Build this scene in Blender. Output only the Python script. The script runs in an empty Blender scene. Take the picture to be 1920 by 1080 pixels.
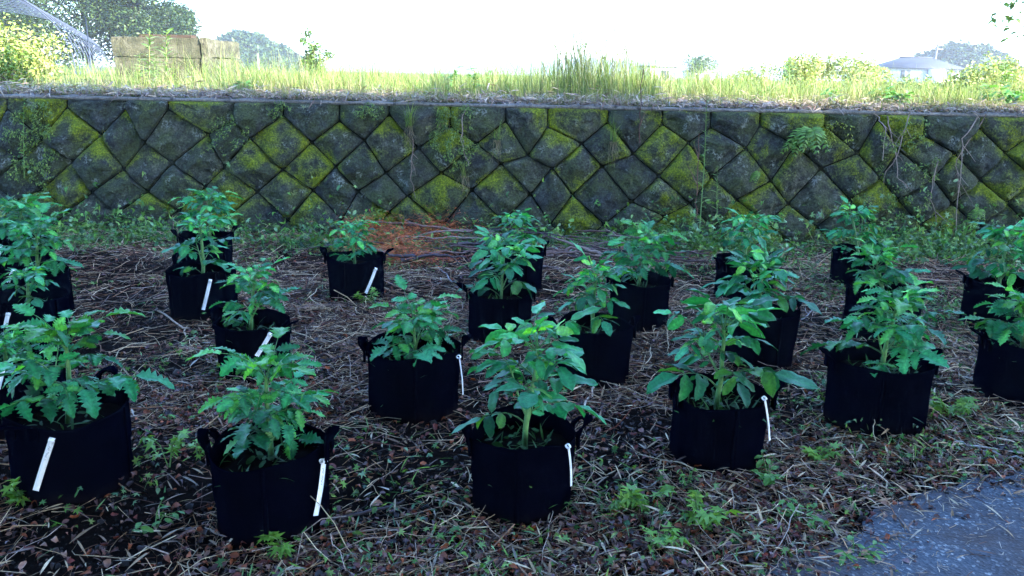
import bpy, math
import numpy as np
from mathutils import Matrix, Vector, noise
R = math.radians
rng = np.random.default_rng(7)
scene = bpy.context.scene
col = scene.collection

# ------------------------------------------------------------------ camera
CAM_H, PITCH, ROLL, FPX = 1.40, R(15.0), R(1.1), 1495.0
cam_d = bpy.data.cameras.new('camera'); cam = bpy.data.objects.new('camera', cam_d); col.objects.link(cam)
cam_d.sensor_width = 36.0; cam_d.lens = FPX/1920*36.0; cam_d.clip_start = 0.05; cam_d.clip_end = 5000
FW = Vector((0, math.cos(PITCH), -math.sin(PITCH)))
_r = Vector((1, 0, 0)); _u = Vector((0, math.sin(PITCH), math.cos(PITCH)))
RT = _r*math.cos(ROLL) + _u*math.sin(ROLL); UP = -_r*math.sin(ROLL) + _u*math.cos(ROLL)
CAM = Vector((0, 0, CAM_H))
M4 = Matrix(((RT.x, UP.x, -FW.x, 0), (RT.y, UP.y, -FW.y, 0), (RT.z, UP.z, -FW.z, CAM_H), (0, 0, 0, 1)))
cam.matrix_world = M4
scene.camera = cam

# ------------------------------------------------------------------ light
HAZE = 0.0009
SUN_EL, SUN_AZ = 27.0, 126.0          # degrees; azimuth clockwise from +Y
to_sun = Vector((math.sin(R(SUN_AZ))*math.cos(R(SUN_EL)), math.cos(R(SUN_AZ))*math.cos(R(SUN_EL)), math.sin(R(SUN_EL))))
world = bpy.data.worlds.new('World'); scene.world = world; world.use_nodes = True
wn = world.node_tree.nodes; wl = world.node_tree.links
sky = wn.new('ShaderNodeTexSky'); sky.sky_type = 'NISHITA'; sky.sun_disc = False
sky.sun_elevation = R(SUN_EL); sky.sun_rotation = R(SUN_AZ); sky.dust_density = 1.0; sky.ozone_density = 4.0
wb = wn.new('ShaderNodeMix'); wb.data_type = 'RGBA'; wb.blend_type = 'MULTIPLY'; wb.inputs[0].default_value = 1.0; wb.inputs[7].default_value = (0.86, 0.98, 1.12, 1)
wl.new(sky.outputs[0], wb.inputs[6]); wl.new(wb.outputs[2], wn['Background'].inputs[0]); wn['Background'].inputs[1].default_value = 0.15
sl = bpy.data.lights.new('sun', 'SUN'); sl.energy = 3.6; sl.angle = R(0.5); sl.color = (1.0, 0.93, 0.80)
so = bpy.data.objects.new('sun', sl); col.objects.link(so); so.location = (20, -20, 30)
so.rotation_euler = to_sun.to_track_quat('Z', 'Y').to_euler()
scene.view_settings.view_transform = 'Standard'; scene.view_settings.look = 'None'
scene.view_settings.gamma = 1.0; scene.view_settings.exposure = 3.35

# ------------------------------------------------------------------ helpers
def ray(px, py):
    return FW + RT*((px-960)/FPX) + UP*((540-py)/FPX)
def on_z(px, py, z=0.0):
    d = ray(px, py); t = (z-CAM_H)/d.z
    return CAM + d*t
def on_y(px, py, y):
    d = ray(px, py); return CAM + d*(y/d.y)
def project(p):
    q = Vector(p)-CAM; w = q.dot(FW)
    return 960+FPX*q.dot(RT)/w, 540-FPX*q.dot(UP)/w

def tag(o, label=None, cat=None, group=None, kind=None):
    if label: o['label'] = label
    if cat: o['category'] = cat
    if group: o['group'] = group
    if kind: o['kind'] = kind
    return o
def empty(name, loc, rz=0.0):
    o = bpy.data.objects.new(name, None); col.objects.link(o); o.location = loc; o.rotation_euler = (0, 0, rz)
    o.empty_display_size = 0.05
    return o

class MB:
    def __init__(s): s.V = []; s.T = []; s.C = []; s.n = 0
    def add(s, V, T, c=(1, 1, 1)):
        V = np.asarray(V, float).reshape(-1, 3); T = np.asarray(T, np.int64).reshape(-1, 3)
        C = np.empty((len(V), 3)); C[:] = c
        s.V.append(V); s.T.append(T+s.n); s.C.append(C); s.n += len(V); return s
    def arrays(s): return np.concatenate(s.V), np.concatenate(s.T), np.concatenate(s.C)
    def mesh(s, name, mat, smooth=True, extra=None):
        V, T, C = s.arrays()
        me = bpy.data.meshes.new(name)
        me.vertices.add(len(V)); me.vertices.foreach_set('co', V.astype(np.float32).ravel())
        me.loops.add(len(T)*3); me.loops.foreach_set('vertex_index', T.astype(np.int32).ravel())
        me.polygons.add(len(T)); me.polygons.foreach_set('loop_start', np.arange(0, len(T)*3, 3, dtype=np.int32))
        if smooth: me.polygons.foreach_set('use_smooth', np.ones(len(T), bool))
        me.update(calc_edges=True)
        a = me.attributes.new('Col', 'FLOAT_COLOR', 'POINT')
        a.data.foreach_set('color', np.concatenate([C, np.ones((len(C), 1))], 1).astype(np.float32).ravel())
        if extra is not None:
            for k, v in extra.items():
                b = me.attributes.new(k, 'FLOAT', 'POINT'); b.data.foreach_set('value', np.asarray(v, np.float32))
        if mat: me.materials.append(mat)
        return me
    def build(s, name, mat, parent=None, smooth=True, extra=None, loc=None):
        o = bpy.data.objects.new(name, s.mesh(name, mat, smooth, extra)); col.objects.link(o)
        if parent: o.parent = parent
        if loc is not None: o.location = loc
        return o
def link(name, me, parent=None):
    o = bpy.data.objects.new(name, me); col.objects.link(o); o.parent = parent; return o

def grid_tris(nu, nv, wrap_v=False):
    T = []
    for i in range(nu-1):
        for j in range(nv if wrap_v else nv-1):
            a = i*nv+j; b = i*nv+(j+1) % nv; c = (i+1)*nv+(j+1) % nv; d = (i+1)*nv+j
            T += [(a, b, c), (a, c, d)]
    return np.array(T)
def tube(pts, rad, n=5, cap=True):
    P = np.asarray(pts, float); m = len(P); rad = np.broadcast_to(np.asarray(rad, float), (m,))
    tg = np.gradient(P, axis=0); tg /= np.linalg.norm(tg, axis=1)[:, None]+1e-9
    ref = np.array((0, 0, 1.0)) if abs(tg[0][2]) < 0.9 else np.array((1.0, 0, 0))
    V = []
    for k in range(m):
        a = np.cross(tg[k], ref); a /= np.linalg.norm(a)+1e-9; b = np.cross(tg[k], a); ref = np.cross(a, tg[k])
        for j in range(n):
            w = 2*math.pi*j/n; V.append(P[k]+rad[k]*(a*math.cos(w)+b*math.sin(w)))
    T = list(map(tuple, grid_tris(m, n, True)))
    if cap:
        for j in range(1, n-1): T.append((0, j, j+1)); T.append(((m-1)*n, (m-1)*n+j+1, (m-1)*n+j))
    return np.array(V), np.array(T)
BOXT = np.array([(0,1,3),(0,3,2),(4,6,7),(4,7,5),(0,4,5),(0,5,1),(2,3,7),(2,7,6),(0,2,6),(0,6,4),(1,5,7),(1,7,3)])
def box(x0, x1, y0, y1, z0, z1):
    return np.array([(x, y, z) for x in (x0, x1) for y in (y0, y1) for z in (z0, z1)], float), BOXT
def rotm(yaw, pitch, roll):
    cy, sy, cp, sp, cr, sr = np.cos(yaw), np.sin(yaw), np.cos(pitch), np.sin(pitch), np.cos(roll), np.sin(roll)
    z = np.zeros_like(cy); o = z+1
    Rz = np.stack([cy, -sy, z, sy, cy, z, z, z, o], -1).reshape(-1, 3, 3)
    Ry = np.stack([cp, z, -sp, z, o, z, sp, z, cp], -1).reshape(-1, 3, 3)     # positive pitch lifts +X
    Rx = np.stack([o, z, z, z, cr, -sr, z, sr, cr], -1).reshape(-1, 3, 3)
    return Rz @ Ry @ Rx
def scatter(mb, tv, tt, P, RM, S, C):
    N = len(P); S = np.asarray(S, float)
    if S.ndim == 1: S = S[:, None]
    loc = tv[None]*S[:, None, :]
    V = np.einsum('nij,nkj->nki', RM, loc)+P[:, None, :]
    T = tt[None]+(np.arange(N)*len(tv))[:, None, None]
    mb.add(V.reshape(-1, 3), T.reshape(-1, 3), np.repeat(C, len(tv), 0))
def pal(cols, n, r, jit=0.15):
    cols = np.array(cols); c = cols[r.integers(0, len(cols), n)]
    return np.clip(c*(1+r.normal(0, jit, (n, 1))), 0.002, 1)
def U(a, b, n=None): return rng.uniform(a, b, n)
def vnoise(x, y, s, seed=0.0):
    return noise.noise((x*s+seed*17.3, y*s-seed*5.1, seed*3.7))
def vn(P2, s, seed=0.0):
    return np.array([noise.noise((p[0]*s+seed*17.3, p[1]*s-seed*5.1, seed*3.7)) for p in P2])

# ------------------------------------------------------------------ materials
def mat(name):
    m = bpy.data.materials.new(name); m.use_nodes = True
    return m, m.node_tree.nodes, m.node_tree.links, m.node_tree.nodes['Principled BSDF']
def node(n, t, **kw):
    x = n.new(t)
    for k, v in kw.items():
        if hasattr(x, k): setattr(x, k, v)
        else: x.inputs[k.replace('_', ' ')].default_value = v
    return x
def noise_n(n, l, scale, detail=6, rough=0.6, vec=None):
    x = n.new('ShaderNodeTexNoise'); x.inputs['Scale'].default_value = scale; x.inputs['Detail'].default_value = detail
    x.inputs['Roughness'].default_value = rough
    if vec is not None: l.new(vec, x.inputs['Vector'])
    return x
def ramp(n, l, src, stops):
    r = n.new('ShaderNodeValToRGB'); e = r.color_ramp.elements
    while len(e) < len(stops): e.new(0.5)
    for i, (p, c) in enumerate(stops):
        e[i].position = p; e[i].color = (c, c, c, 1) if isinstance(c, (int, float)) else (*c, 1)
    l.new(src, r.inputs[0]); return r
def mix(n, l, fac, a, b, mode='MIX'):
    x = n.new('ShaderNodeMix'); x.data_type = 'RGBA'; x.blend_type = mode
    for s, v in ((x.inputs[0], fac), (x.inputs[6], a), (x.inputs[7], b)):
        if hasattr(v, 'links') or isinstance(v, bpy.types.NodeSocket): l.new(v, s)
        elif isinstance(v, (int, float)): s.default_value = v
        else: s.default_value = (*v, 1)
    return x.outputs[2]
def bump(n, l, h, strength, dist, bsdf, prev=None):
    b = n.new('ShaderNodeBump'); b.inputs['Strength'].default_value = strength; b.inputs['Distance'].default_value = dist
    l.new(h, b.inputs['Height'])
    if prev: l.new(prev, b.inputs['Normal'])
    l.new(b.outputs[0], bsdf.inputs['Normal']); return b.outputs[0]
def pos(n): return n.new('ShaderNodeNewGeometry').outputs['Position']
def attr(n, name):
    a = n.new('ShaderNodeAttribute'); a.attribute_name = name; return a

def col_mat(name, rough=0.6, trans=0.0, spec=0.4, nscale=60, namt=0.35, bumpd=0.0, objvar=0.0):
    m, n, l, b = mat(name)
    a = attr(n, 'Col').outputs['Color']
    nz = noise_n(n, l, nscale, 4, 0.6, pos(n))
    r = ramp(n, l, nz.outputs[0], [(0.3, 1-namt), (0.7, 1+namt)])
    c = mix(n, l, 1.0, a, r.outputs[0], 'MULTIPLY')
    if objvar:
        oi = n.new('ShaderNodeObjectInfo')
        h = n.new('ShaderNodeHueSaturation'); l.new(c, h.inputs['Color'])
        mr = n.new('ShaderNodeMapRange'); l.new(oi.outputs['Random'], mr.inputs[0]); mr.inputs[3].default_value = 1-objvar; mr.inputs[4].default_value = 1+objvar
        l.new(mr.outputs[0], h.inputs['Value']); c = h.outputs[0]
    l.new(c, b.inputs['Base Color']); b.inputs['Roughness'].default_value = rough
    b.inputs['Specular IOR Level'].default_value = spec
    if bumpd: bump(n, l, nz.outputs[0], 0.6, bumpd, b)
    if trans:
        t = n.new('ShaderNodeBsdfTranslucent'); c2 = mix(n, l, 1.0, c, (1.3, 1.25, 0.5), 'MULTIPLY'); l.new(c2, t.inputs[0])
        ms = n.new('ShaderNodeMixShader'); ms.inputs[0].default_value = trans
        l.new(b.outputs[0], ms.inputs[1]); l.new(t.outputs[0], ms.inputs[2])
        l.new(ms.outputs[0], n['Material Output'].inputs[0])
    return m

M = {}
M['leaf'] = col_mat('tomato_leaf', 0.42, 0.25, 0.30, 90, 0.35, 0.0022, 0.40)
M['weed'] = col_mat('weed_leaf', 0.5, 0.25, 0.4, 70, 0.25)
M['grass'] = col_mat('grass_blade', 0.55, 0.3, 0.3, 20, 0.2)
M['stem'] = col_mat('plant_stem', 0.5, 0.0, 0.4, 80, 0.25)
M['twig'] = col_mat('dry_twig', 0.75, 0.0, 0.3, 60, 0.4, 0.001)
M['litter'] = col_mat('dead_leaf', 0.55, 0.08, 0.4, 80, 0.35, 0.001)
M['bark'] = col_mat('bark', 0.9, 0.0, 0.2, 25, 0.5, 0.006)
M['treeleaf'] = col_mat('tree_leaf', 0.55, 0.2, 0.3, 3, 0.2)
M['moss'] = col_mat('moss_tuft', 0.9, 0.15, 0.1, 40, 0.3)

# black felt of the grow bags
m, n, l, b = mat('black_felt'); M['felt'] = m
oc = n.new('ShaderNodeTexCoord').outputs['Object']
nz = noise_n(n, l, 900, 3, 0.7, oc); nb = noise_n(n, l, 14, 5, 0.6, oc)
r = ramp(n, l, nb.outputs[0], [(0.3, (0.0004, 0.0006, 0.0026)), (0.75, (0.0012, 0.0016, 0.0062))]); sx = n.new('ShaderNodeSeparateXYZ'); l.new(oc, sx.inputs[0]); dz = n.new('ShaderNodeMath'); dz.operation = 'MULTIPLY_ADD'; l.new(nb.outputs[0], dz.inputs[0]); dz.inputs[1].default_value = -0.12; l.new(sx.outputs[2], dz.inputs[2])
dm = n.new('ShaderNodeMapRange'); l.new(dz.outputs[0], dm.inputs[0]); dm.inputs[1].default_value = -0.055; dm.inputs[2].default_value = -0.01; dm.inputs[3].default_value = 0.35; dm.inputs[4].default_value = 0.0
sp = n.new('ShaderNodeTexVoronoi'); sp.inputs['Scale'].default_value = 55; l.new(oc, sp.inputs['Vector']); spr = ramp(n, l, sp.outputs['Distance'], [(0.05, 0.35), (0.09, 0.0)])
c = mix(n, l, dm.outputs[0], r.outputs[0], (0.016, 0.010, 0.009)); c = mix(n, l, 1.0, c, mix(n, l, spr.outputs[0], (0, 0, 0), (0.012, 0.010, 0.010)), 'ADD')
l.new(c, b.inputs['Base Color'])
b.inputs['Roughness'].default_value = 0.95; b.inputs['Specular IOR Level'].default_value = 0.0
b.inputs['Sheen Weight'].default_value = 0.0; b.inputs['Sheen Roughness'].default_value = 0.5; b.inputs['Sheen Tint'].default_value = (0.3, 0.35, 0.6, 1)
bump(n, l, nz.outputs[0], 0.5, 0.002, b)

# white plastic of the plant tags
m, n, l, b = mat('white_tag'); M['tag'] = m
b.inputs['Base Color'].default_value = (0.85, 0.86, 0.88, 1); b.inputs['Roughness'].default_value = 0.35
m, n, l, b = mat('ink'); M['ink'] = m
b.inputs['Base Color'].default_value = (0.06, 0.07, 0.12, 1); b.inputs['Roughness'].default_value = 0.6

# potting soil, ground soil
def soil_mat(name, c0, c1, c2, bd):
    m, n, l, b = mat(name); p = pos(n)
    a = noise_n(n, l, 1.3, 6, 0.6, p); c = noise_n(n, l, 45, 8, 0.75, p); d = noise_n(n, l, 220, 4, 0.7, p)
    r = ramp(n, l, c.outputs[0], [(0.3, c0), (0.55, c1), (0.75, c2)])
    r2 = ramp(n, l, a.outputs[0], [(0.35, 0.45), (0.65, 1.25)])
    l.new(mix(n, l, 1.0, r.outputs[0], r2.outputs[0], 'MULTIPLY'), b.inputs['Base Color'])
    b.inputs['Roughness'].default_value = 0.95; b.inputs['Specular IOR Level'].default_value = 0.02
    p1 = bump(n, l, c.outputs[0], 0.9, bd, b); bump(n, l, d.outputs[0], 0.6, bd*0.3, b, p1)
    return m
M['soil'] = soil_mat('ground_soil', (0.002, 0.0018, 0.002), (0.010, 0.0058, 0.005), (0.030, 0.014, 0.010), 0.03)
M['potsoil'] = soil_mat('potting_soil', (0.002, 0.0015, 0.0015), (0.006, 0.004, 0.003), (0.018, 0.011, 0.008), 0.01)
M['earth'] = soil_mat('terrace_earth', (0.04, 0.035, 0.015), (0.09, 0.085, 0.03), (0.15, 0.14, 0.05), 0.03)
M['core'] = soil_mat('wall_core', (0.006, 0.006, 0.005), (0.016, 0.018, 0.010), (0.04, 0.045, 0.02), 0.02)

# asphalt
m, n, l, b = mat('asphalt'); M['asphalt'] = m; p = pos(n)
v = n.new('ShaderNodeTexVoronoi'); v.inputs['Scale'].default_value = 120; l.new(p, v.inputs['Vector'])
v2 = n.new('ShaderNodeTexVoronoi'); v2.inputs['Scale'].default_value = 70; l.new(p, v2.inputs['Vector'])
sep = n.new('ShaderNodeSeparateColor'); l.new(v.outputs['Color'], sep.inputs[0])
r = ramp(n, l, sep.outputs[0], [(0.0, (0.030, 0.040, 0.056)), (0.6, (0.054, 0.070, 0.092)), (0.90, (0.09, 0.108, 0.13)), (0.985, (0.28, 0.29, 0.29))])
sep2 = n.new('ShaderNodeSeparateColor'); l.new(v2.outputs['Color'], sep2.inputs[0])
r2 = ramp(n, l, sep2.outputs[1], [(0.965, 0.0), (0.975, 1.0)]); rd = ramp(n, l, v2.outputs['Distance'], [(0.25, 1.0), (0.4, 0.0)])
mm = n.new('ShaderNodeMath'); mm.operation = 'MULTIPLY'; l.new(r2.outputs[0], mm.inputs[0]); l.new(rd.outputs[0], mm.inputs[1])
c = mix(n, l, mm.outputs[0], r.outputs[0], (0.42, 0.42, 0.40))
dn = noise_n(n, l, 2.5, 8, 0.7, p); dr = ramp(n, l, dn.outputs[0], [(0.42, 0.0), (0.62, 0.85)])
c = mix(n, l, dr.outputs[0], c, (0.045, 0.026, 0.022)); l.new(c, b.inputs['Base Color']); b.inputs['Roughness'].default_value = 0.85
p1 = bump(n, l, v.outputs['Distance'], 0.5, 0.004, b); bump(n, l, v2.outputs['Distance'], 0.35, 0.006, b, p1)

# wall stone with moss (mask carried by the mesh) and lichen
m, n, l, b = mat('wall_stone'); M['stone'] = m; p = pos(n)
oi = n.new('ShaderNodeObjectInfo').outputs['Random']
big = noise_n(n, l, 5, 8, 0.65, p); fine = noise_n(n, l, 60, 8, 0.75, p); mid = noise_n(n, l, 16, 8, 0.7, p)
r = ramp(n, l, mid.outputs[0], [(0.30, (0.006, 0.009, 0.010)), (0.45, (0.024, 0.031, 0.031)), (0.60, (0.068, 0.080, 0.076)), (0.75, (0.18, 0.19, 0.17))])
tone = ramp(n, l, oi, [(0.0, (0.45, 0.52, 0.64)), (0.5, (0.80, 0.83, 0.88)), (1.0, (1.2, 1.1, 0.92))])
c = mix(n, l, 1.0, r.outputs[0], tone.outputs[0], 'MULTIPLY')
gr = ramp(n, l, big.outputs[0], [(0.38, 0.0), (0.62, 0.8)]); c = mix(n, l, gr.outputs[0], c, (0.050, 0.070, 0.018))
fd = ramp(n, l, fine.outputs[0], [(0.36, 0.30), (0.5, 0.95), (0.64, 1.75)]); c = mix(n, l, 1.0, c, fd.outputs[0], 'MULTIPLY')
li = noise_n(n, l, 7, 6, 0.65, p); lm = n.new('ShaderNodeMath'); lm.operation = 'MULTIPLY'
lr = ramp(n, l, li.outputs[0], [(0.57, 0.0), (0.66, 1.0)]); lr2 = ramp(n, l, fine.outputs[0], [(0.46, 0.0), (0.56, 0.9)])
l.new(lr.outputs[0], lm.inputs[0]); l.new(lr2.outputs[0], lm.inputs[1]); c = mix(n, l, lm.outputs[0], c, (0.27, 0.31, 0.29))
ms_ = attr(n, 'moss').outputs['Fac']; ad = n.new('ShaderNodeMath'); ad.operation = 'MULTIPLY_ADD'; l.new(fine.outputs[0], ad.inputs[0]); ad.inputs[1].default_value = 0.9; l.new(ms_, ad.inputs[2])
ad2 = n.new('ShaderNodeMath'); ad2.operation = 'MULTIPLY_ADD'; l.new(mid.outputs[0], ad2.inputs[0]); ad2.inputs[1].default_value = 0.9; l.new(ad.outputs[0], ad2.inputs[2])
mk = ramp(n, l, ad2.outputs[0], [(0.0, 0.0), (1.0, 1.0)])
mr = n.new('ShaderNodeMapRange'); l.new(ad2.outputs[0], mr.inputs[0]); mr.inputs[1].default_value = 1.22; mr.inputs[2].default_value = 1.72
mc = ramp(n, l, fine.outputs[0], [(0.3, (0.022, 0.040, 0.002)), (0.5, (0.12, 0.175, 0.004)), (0.7, (0.34, 0.41, 0.012))])
c = mix(n, l, mr.outputs[0], c, mc.outputs[0]); l.new(c, b.inputs['Base Color'])
b.inputs['Roughness'].default_value = 0.85; b.inputs['Specular IOR Level'].default_value = 0.3
p1 = bump(n, l, mid.outputs[0], 1.0, 0.05, b); bump(n, l, fine.outputs[0], 1.0, 0.018, b, p1)

# weathered concrete
def concrete(name, c0, c1, c2, stain):
    m, n, l, b = mat(name); p = pos(n)
    a = noise_n(n, l, 4, 8, 0.7, p); f = noise_n(n, l, 45, 6, 0.75, p)
    r = ramp(n, l, a.outputs[0], [(0.3, c0), (0.5, c1), (0.7, c2)])
    fr = ramp(n, l, f.outputs[0], [(0.33, 0.35), (0.5, 1.0), (0.7, 1.25)])
    c = mix(n, l, 1.0, r.outputs[0], fr.outputs[0], 'MULTIPLY')
    vo = n.new('ShaderNodeTexVoronoi'); vo.inputs['Scale'].default_value = 9; l.new(p, vo.inputs['Vector']); vr = ramp(n, l, vo.outputs['Distance'], [(0.10, 0.25), (0.20, 1.0)]); c = mix(n, l, 1.0, c, vr.outputs[0], 'MULTIPLY')
    wv = n.new('ShaderNodeTexWave'); wv.inputs['Scale'].default_value = 9; wv.inputs['Distortion'].default_value = 9; wv.inputs['Detail'].default_value = 4; l.new(p, wv.inputs['Vector']); wr_ = ramp(n, l, wv.outputs[0], [(0.2, 1-.22*stain), (0.7, 1+.06*stain)]); c = mix(n, l, 1.0, c, wr_.outputs[0], 'MULTIPLY')
    l.new(c, b.inputs['Base Color']); b.inputs['Roughness'].default_value = 0.9
    bump(n, l, f.outputs[0], 1.0, 0.02, b); return m
M['concrete'] = concrete('weathered_concrete', (0.020, 0.023, 0.009), (0.065, 0.064, 0.034), (0.15, 0.14, 0.095), 1)
M['coping'] = concrete('coping_mortar', (0.11, 0.11, 0.11), (0.17, 0.17, 0.17), (0.24, 0.24, 0.23), 0)
def plain(name, c, rough=0.6, metal=0.0):
    m, n, l, b = mat(name); nz = noise_n(n, l, 8, 5, 0.6, pos(n))
    r = ramp(n, l, nz.outputs[0], [(0.3, tuple(x*0.8 for x in c)), (0.7, tuple(min(1, x*1.15) for x in c))])
    l.new(r.outputs[0], b.inputs['Base Color']); b.inputs['Roughness'].default_value = rough; b.inputs['Metallic'].default_value = metal; return m
M['pipe'] = plain('galvanised_pipe', (0.016, 0.026, 0.050), 0.6, 0.0)
M['housewall'] = plain('house_wall', (0.45, 0.44, 0.42), 0.8)
M['roof'] = plain('roof_tile', (0.012, 0.017, 0.030), 0.8)
M['pole'] = plain('concrete_pole', (0.20, 0.20, 0.20), 0.8)
M['glass'] = plain('window_glass', (0.05, 0.06, 0.07), 0.15)
M['wire'] = plain('power_wire', (0.05, 0.05, 0.05), 0.6)
M['field'] = soil_mat('field', (0.05, 0.075, 0.02), (0.10, 0.13, 0.04), (0.16, 0.18, 0.07), 0.05)
M['hillm'] = plain('hill_green', (0.03, 0.05, 0.02), 0.9)

# ------------------------------------------------------------------ ground, asphalt, terrace
WALL_Y0, WALL_H, BATTER = 6.95, 1.16, 0.24      # base line, height, setback of the top
TOP_Y = WALL_Y0+BATTER
def gz(x, y):
    return 0.018*math.sin(1.7*x+0.6)*math.sin(1.3*y+0.4)+0.010*math.sin(3.9*x+2.2*y)
def gza(P): return np.array([gz(p[0], p[1]) for p in P])
xs = np.concatenate([[-80, -40, -20, -12], np.arange(-8, 8.01, 0.1), [12, 20, 40, 80]])
ys = np.concatenate([[-80, -40, -20, -8, -3], np.arange(-1, 7.61, 0.1)])
V = [(x, y, gz(x, y)+0.006*vnoise(x, y, 9) if (abs(x) <= 8 and y >= -1) else -0.02) for y in ys for x in xs]
g = MB().add(V, grid_tris(len(ys), len(xs))); tag(g.build('ground', M['soil']), kind='structure')

# asphalt sheet: border measured on the photograph, laid 4 mm above the soil
edge = [on_z(px, py) for px, py in ((1180, 1190), (1330, 1120), (1450, 1060), (1560, 1015), (1650, 965), (1750, 925), (1850, 893), (1960, 872), (2150, 830))]
E = [np.array((e.x, e.y)) for e in edge]
E = [E[0]-3.0*(E[1]-E[0])/np.linalg.norm(E[1]-E[0])*3]+E+[E[-1]+12*(E[-1]-E[-3])/np.linalg.norm(E[-1]-E[-3])]
EP = []
for a, c in zip(E[:-1], E[1:]):
    L = np.linalg.norm(c-a); k = max(2, min(120, int(L/0.03)))
    for t in np.linspace(0, 1, k, endpoint=False): EP.append(a+(c-a)*t)
EP = np.array(EP); nrm = np.array((0.62, -0.78))
EP = EP+nrm*(0.06*vn(EP, 3.1, 2)+0.035*vn(EP, 13, 3))[:, None]
offs = [0, 0.04, 0.1, 0.2, 0.35, 0.6, 1.0, 1.6, 2.6, 4.5, 9, 20, 45]
V = []
for o_ in offs:
    for q in EP:
        x, y = q+nrm*o_
        z = (gz(x, y)+0.006*vnoise(x, y, 9) if (abs(x) <= 8 and y >= -1) else -0.02)
        V.append((x, y, z+(0.000 if o_ == 0 else 0.012)))
tag(MB().add(V, grid_tris(len(offs), len(EP))[:, ::-1]).build('asphalt_road', M['asphalt']), kind='structure')
def asphalt_side(P):     # signed distance past the border (positive = on the asphalt)
    d = np.array(P)[:, None, :2]-EP[None]; i = np.argmin((d**2).sum(-1), 1)
    return (d[np.arange(len(P)), i]*nrm).sum(-1)

# terrace behind the wall, reaching the horizon
ys = np.concatenate([[TOP_Y+0.02], np.arange(TOP_Y+0.3, 20, 0.5), [24, 32, 45, 70, 120, 250, 600, 1200]])
xs = np.concatenate([[-1200, -500, -120, -60, -40], np.arange(-30, 30.1, 1.0), [40, 60, 120, 500, 1200]])
def tz(x, y): return WALL_H-0.012+(0.05*vnoise(x, y, 0.5, 4)+0.03)*min(1, max(0, (y-TOP_Y-0.2)/1.0))
V = [(x, y, tz(x, y) if y < 22 else WALL_H+0.02) for y in ys for x in xs]
tag(MB().add(V, grid_tris(len(ys), len(xs))).build('terrace_ground', M['field']), kind='structure')

# ------------------------------------------------------------------ stone wall
wall = tag(empty('stone_wall', (0, WALL_Y0, 0)), 'mossy dry-stone retaining wall of grey diamond-laid blocks behind the grow bags', 'stone wall')
def wall_pt(x, s):       # s = height along the face measured vertically
    return np.array((x, BATTER*s/WALL_H, s))
HW, HH = 0.2365, 0.215
p0 = on_y(180, 257, WALL_Y0+0.16); X0 = p0.x
TOPV = WALL_H-0.035
PEAK = TOPV-0.115
jr = np.random.default_rng(31)
lat = {}
def L(i, j):
    if (i, j) not in lat:
        lat[(i, j)] = np.array((X0+i*HW+jr.normal(0, 0.036), PEAK-HH*(j+1)+jr.normal(0, 0.033)))
    return lat[(i, j)]
def clip_top(poly, h):
    out = []
    for k in range(len(poly)):
        a, c = poly[k], poly[(k+1) % len(poly)]
        if a[1] <= h: out.append(a)
        if (a[1] <= h) != (c[1] <= h):
            t = (h-a[1])/(c[1]-a[1]); out.append(a+(c-a)*t)
    return out
def poly_radius(poly, c, ang):
    d = np.array((math.cos(ang), math.sin(ang))); best = 1e9
    for k in range(len(poly)):
        a, e = poly[k]-c, poly[(k+1) % len(poly)]-poly[k]
        den = d[0]*e[1]-d[1]*e[0]
        if abs(den) < 1e-9: continue
        t = (a[0]*e[1]-a[1]*e[0])/den; u = (a[0]*d[1]-a[1]*d[0])/den
        if t > 0 and -1e-6 <= u <= 1+1e-6: best = min(best, t)
    return best
moss_pts = []; SK = []
def outline(poly, m=9):
    # m points per side, corners a little knocked off
    P = []
    for k in range(len(poly)):
        a, e, z = np.array(poly[k]), np.array(poly[(k+1) % len(poly)]), np.array(poly[k-1])
        for t in np.linspace(0, 1, m, endpoint=False):
            q = a+(e-a)*t
            if t == 0: q = a*0.95+(e+z)*0.025
            P.append(q)
    return np.array(P)
FR = [0, 0.18, 0.36, 0.53, 0.68, 0.81, 0.91, 0.98, 1.0, 0.98]
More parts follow.
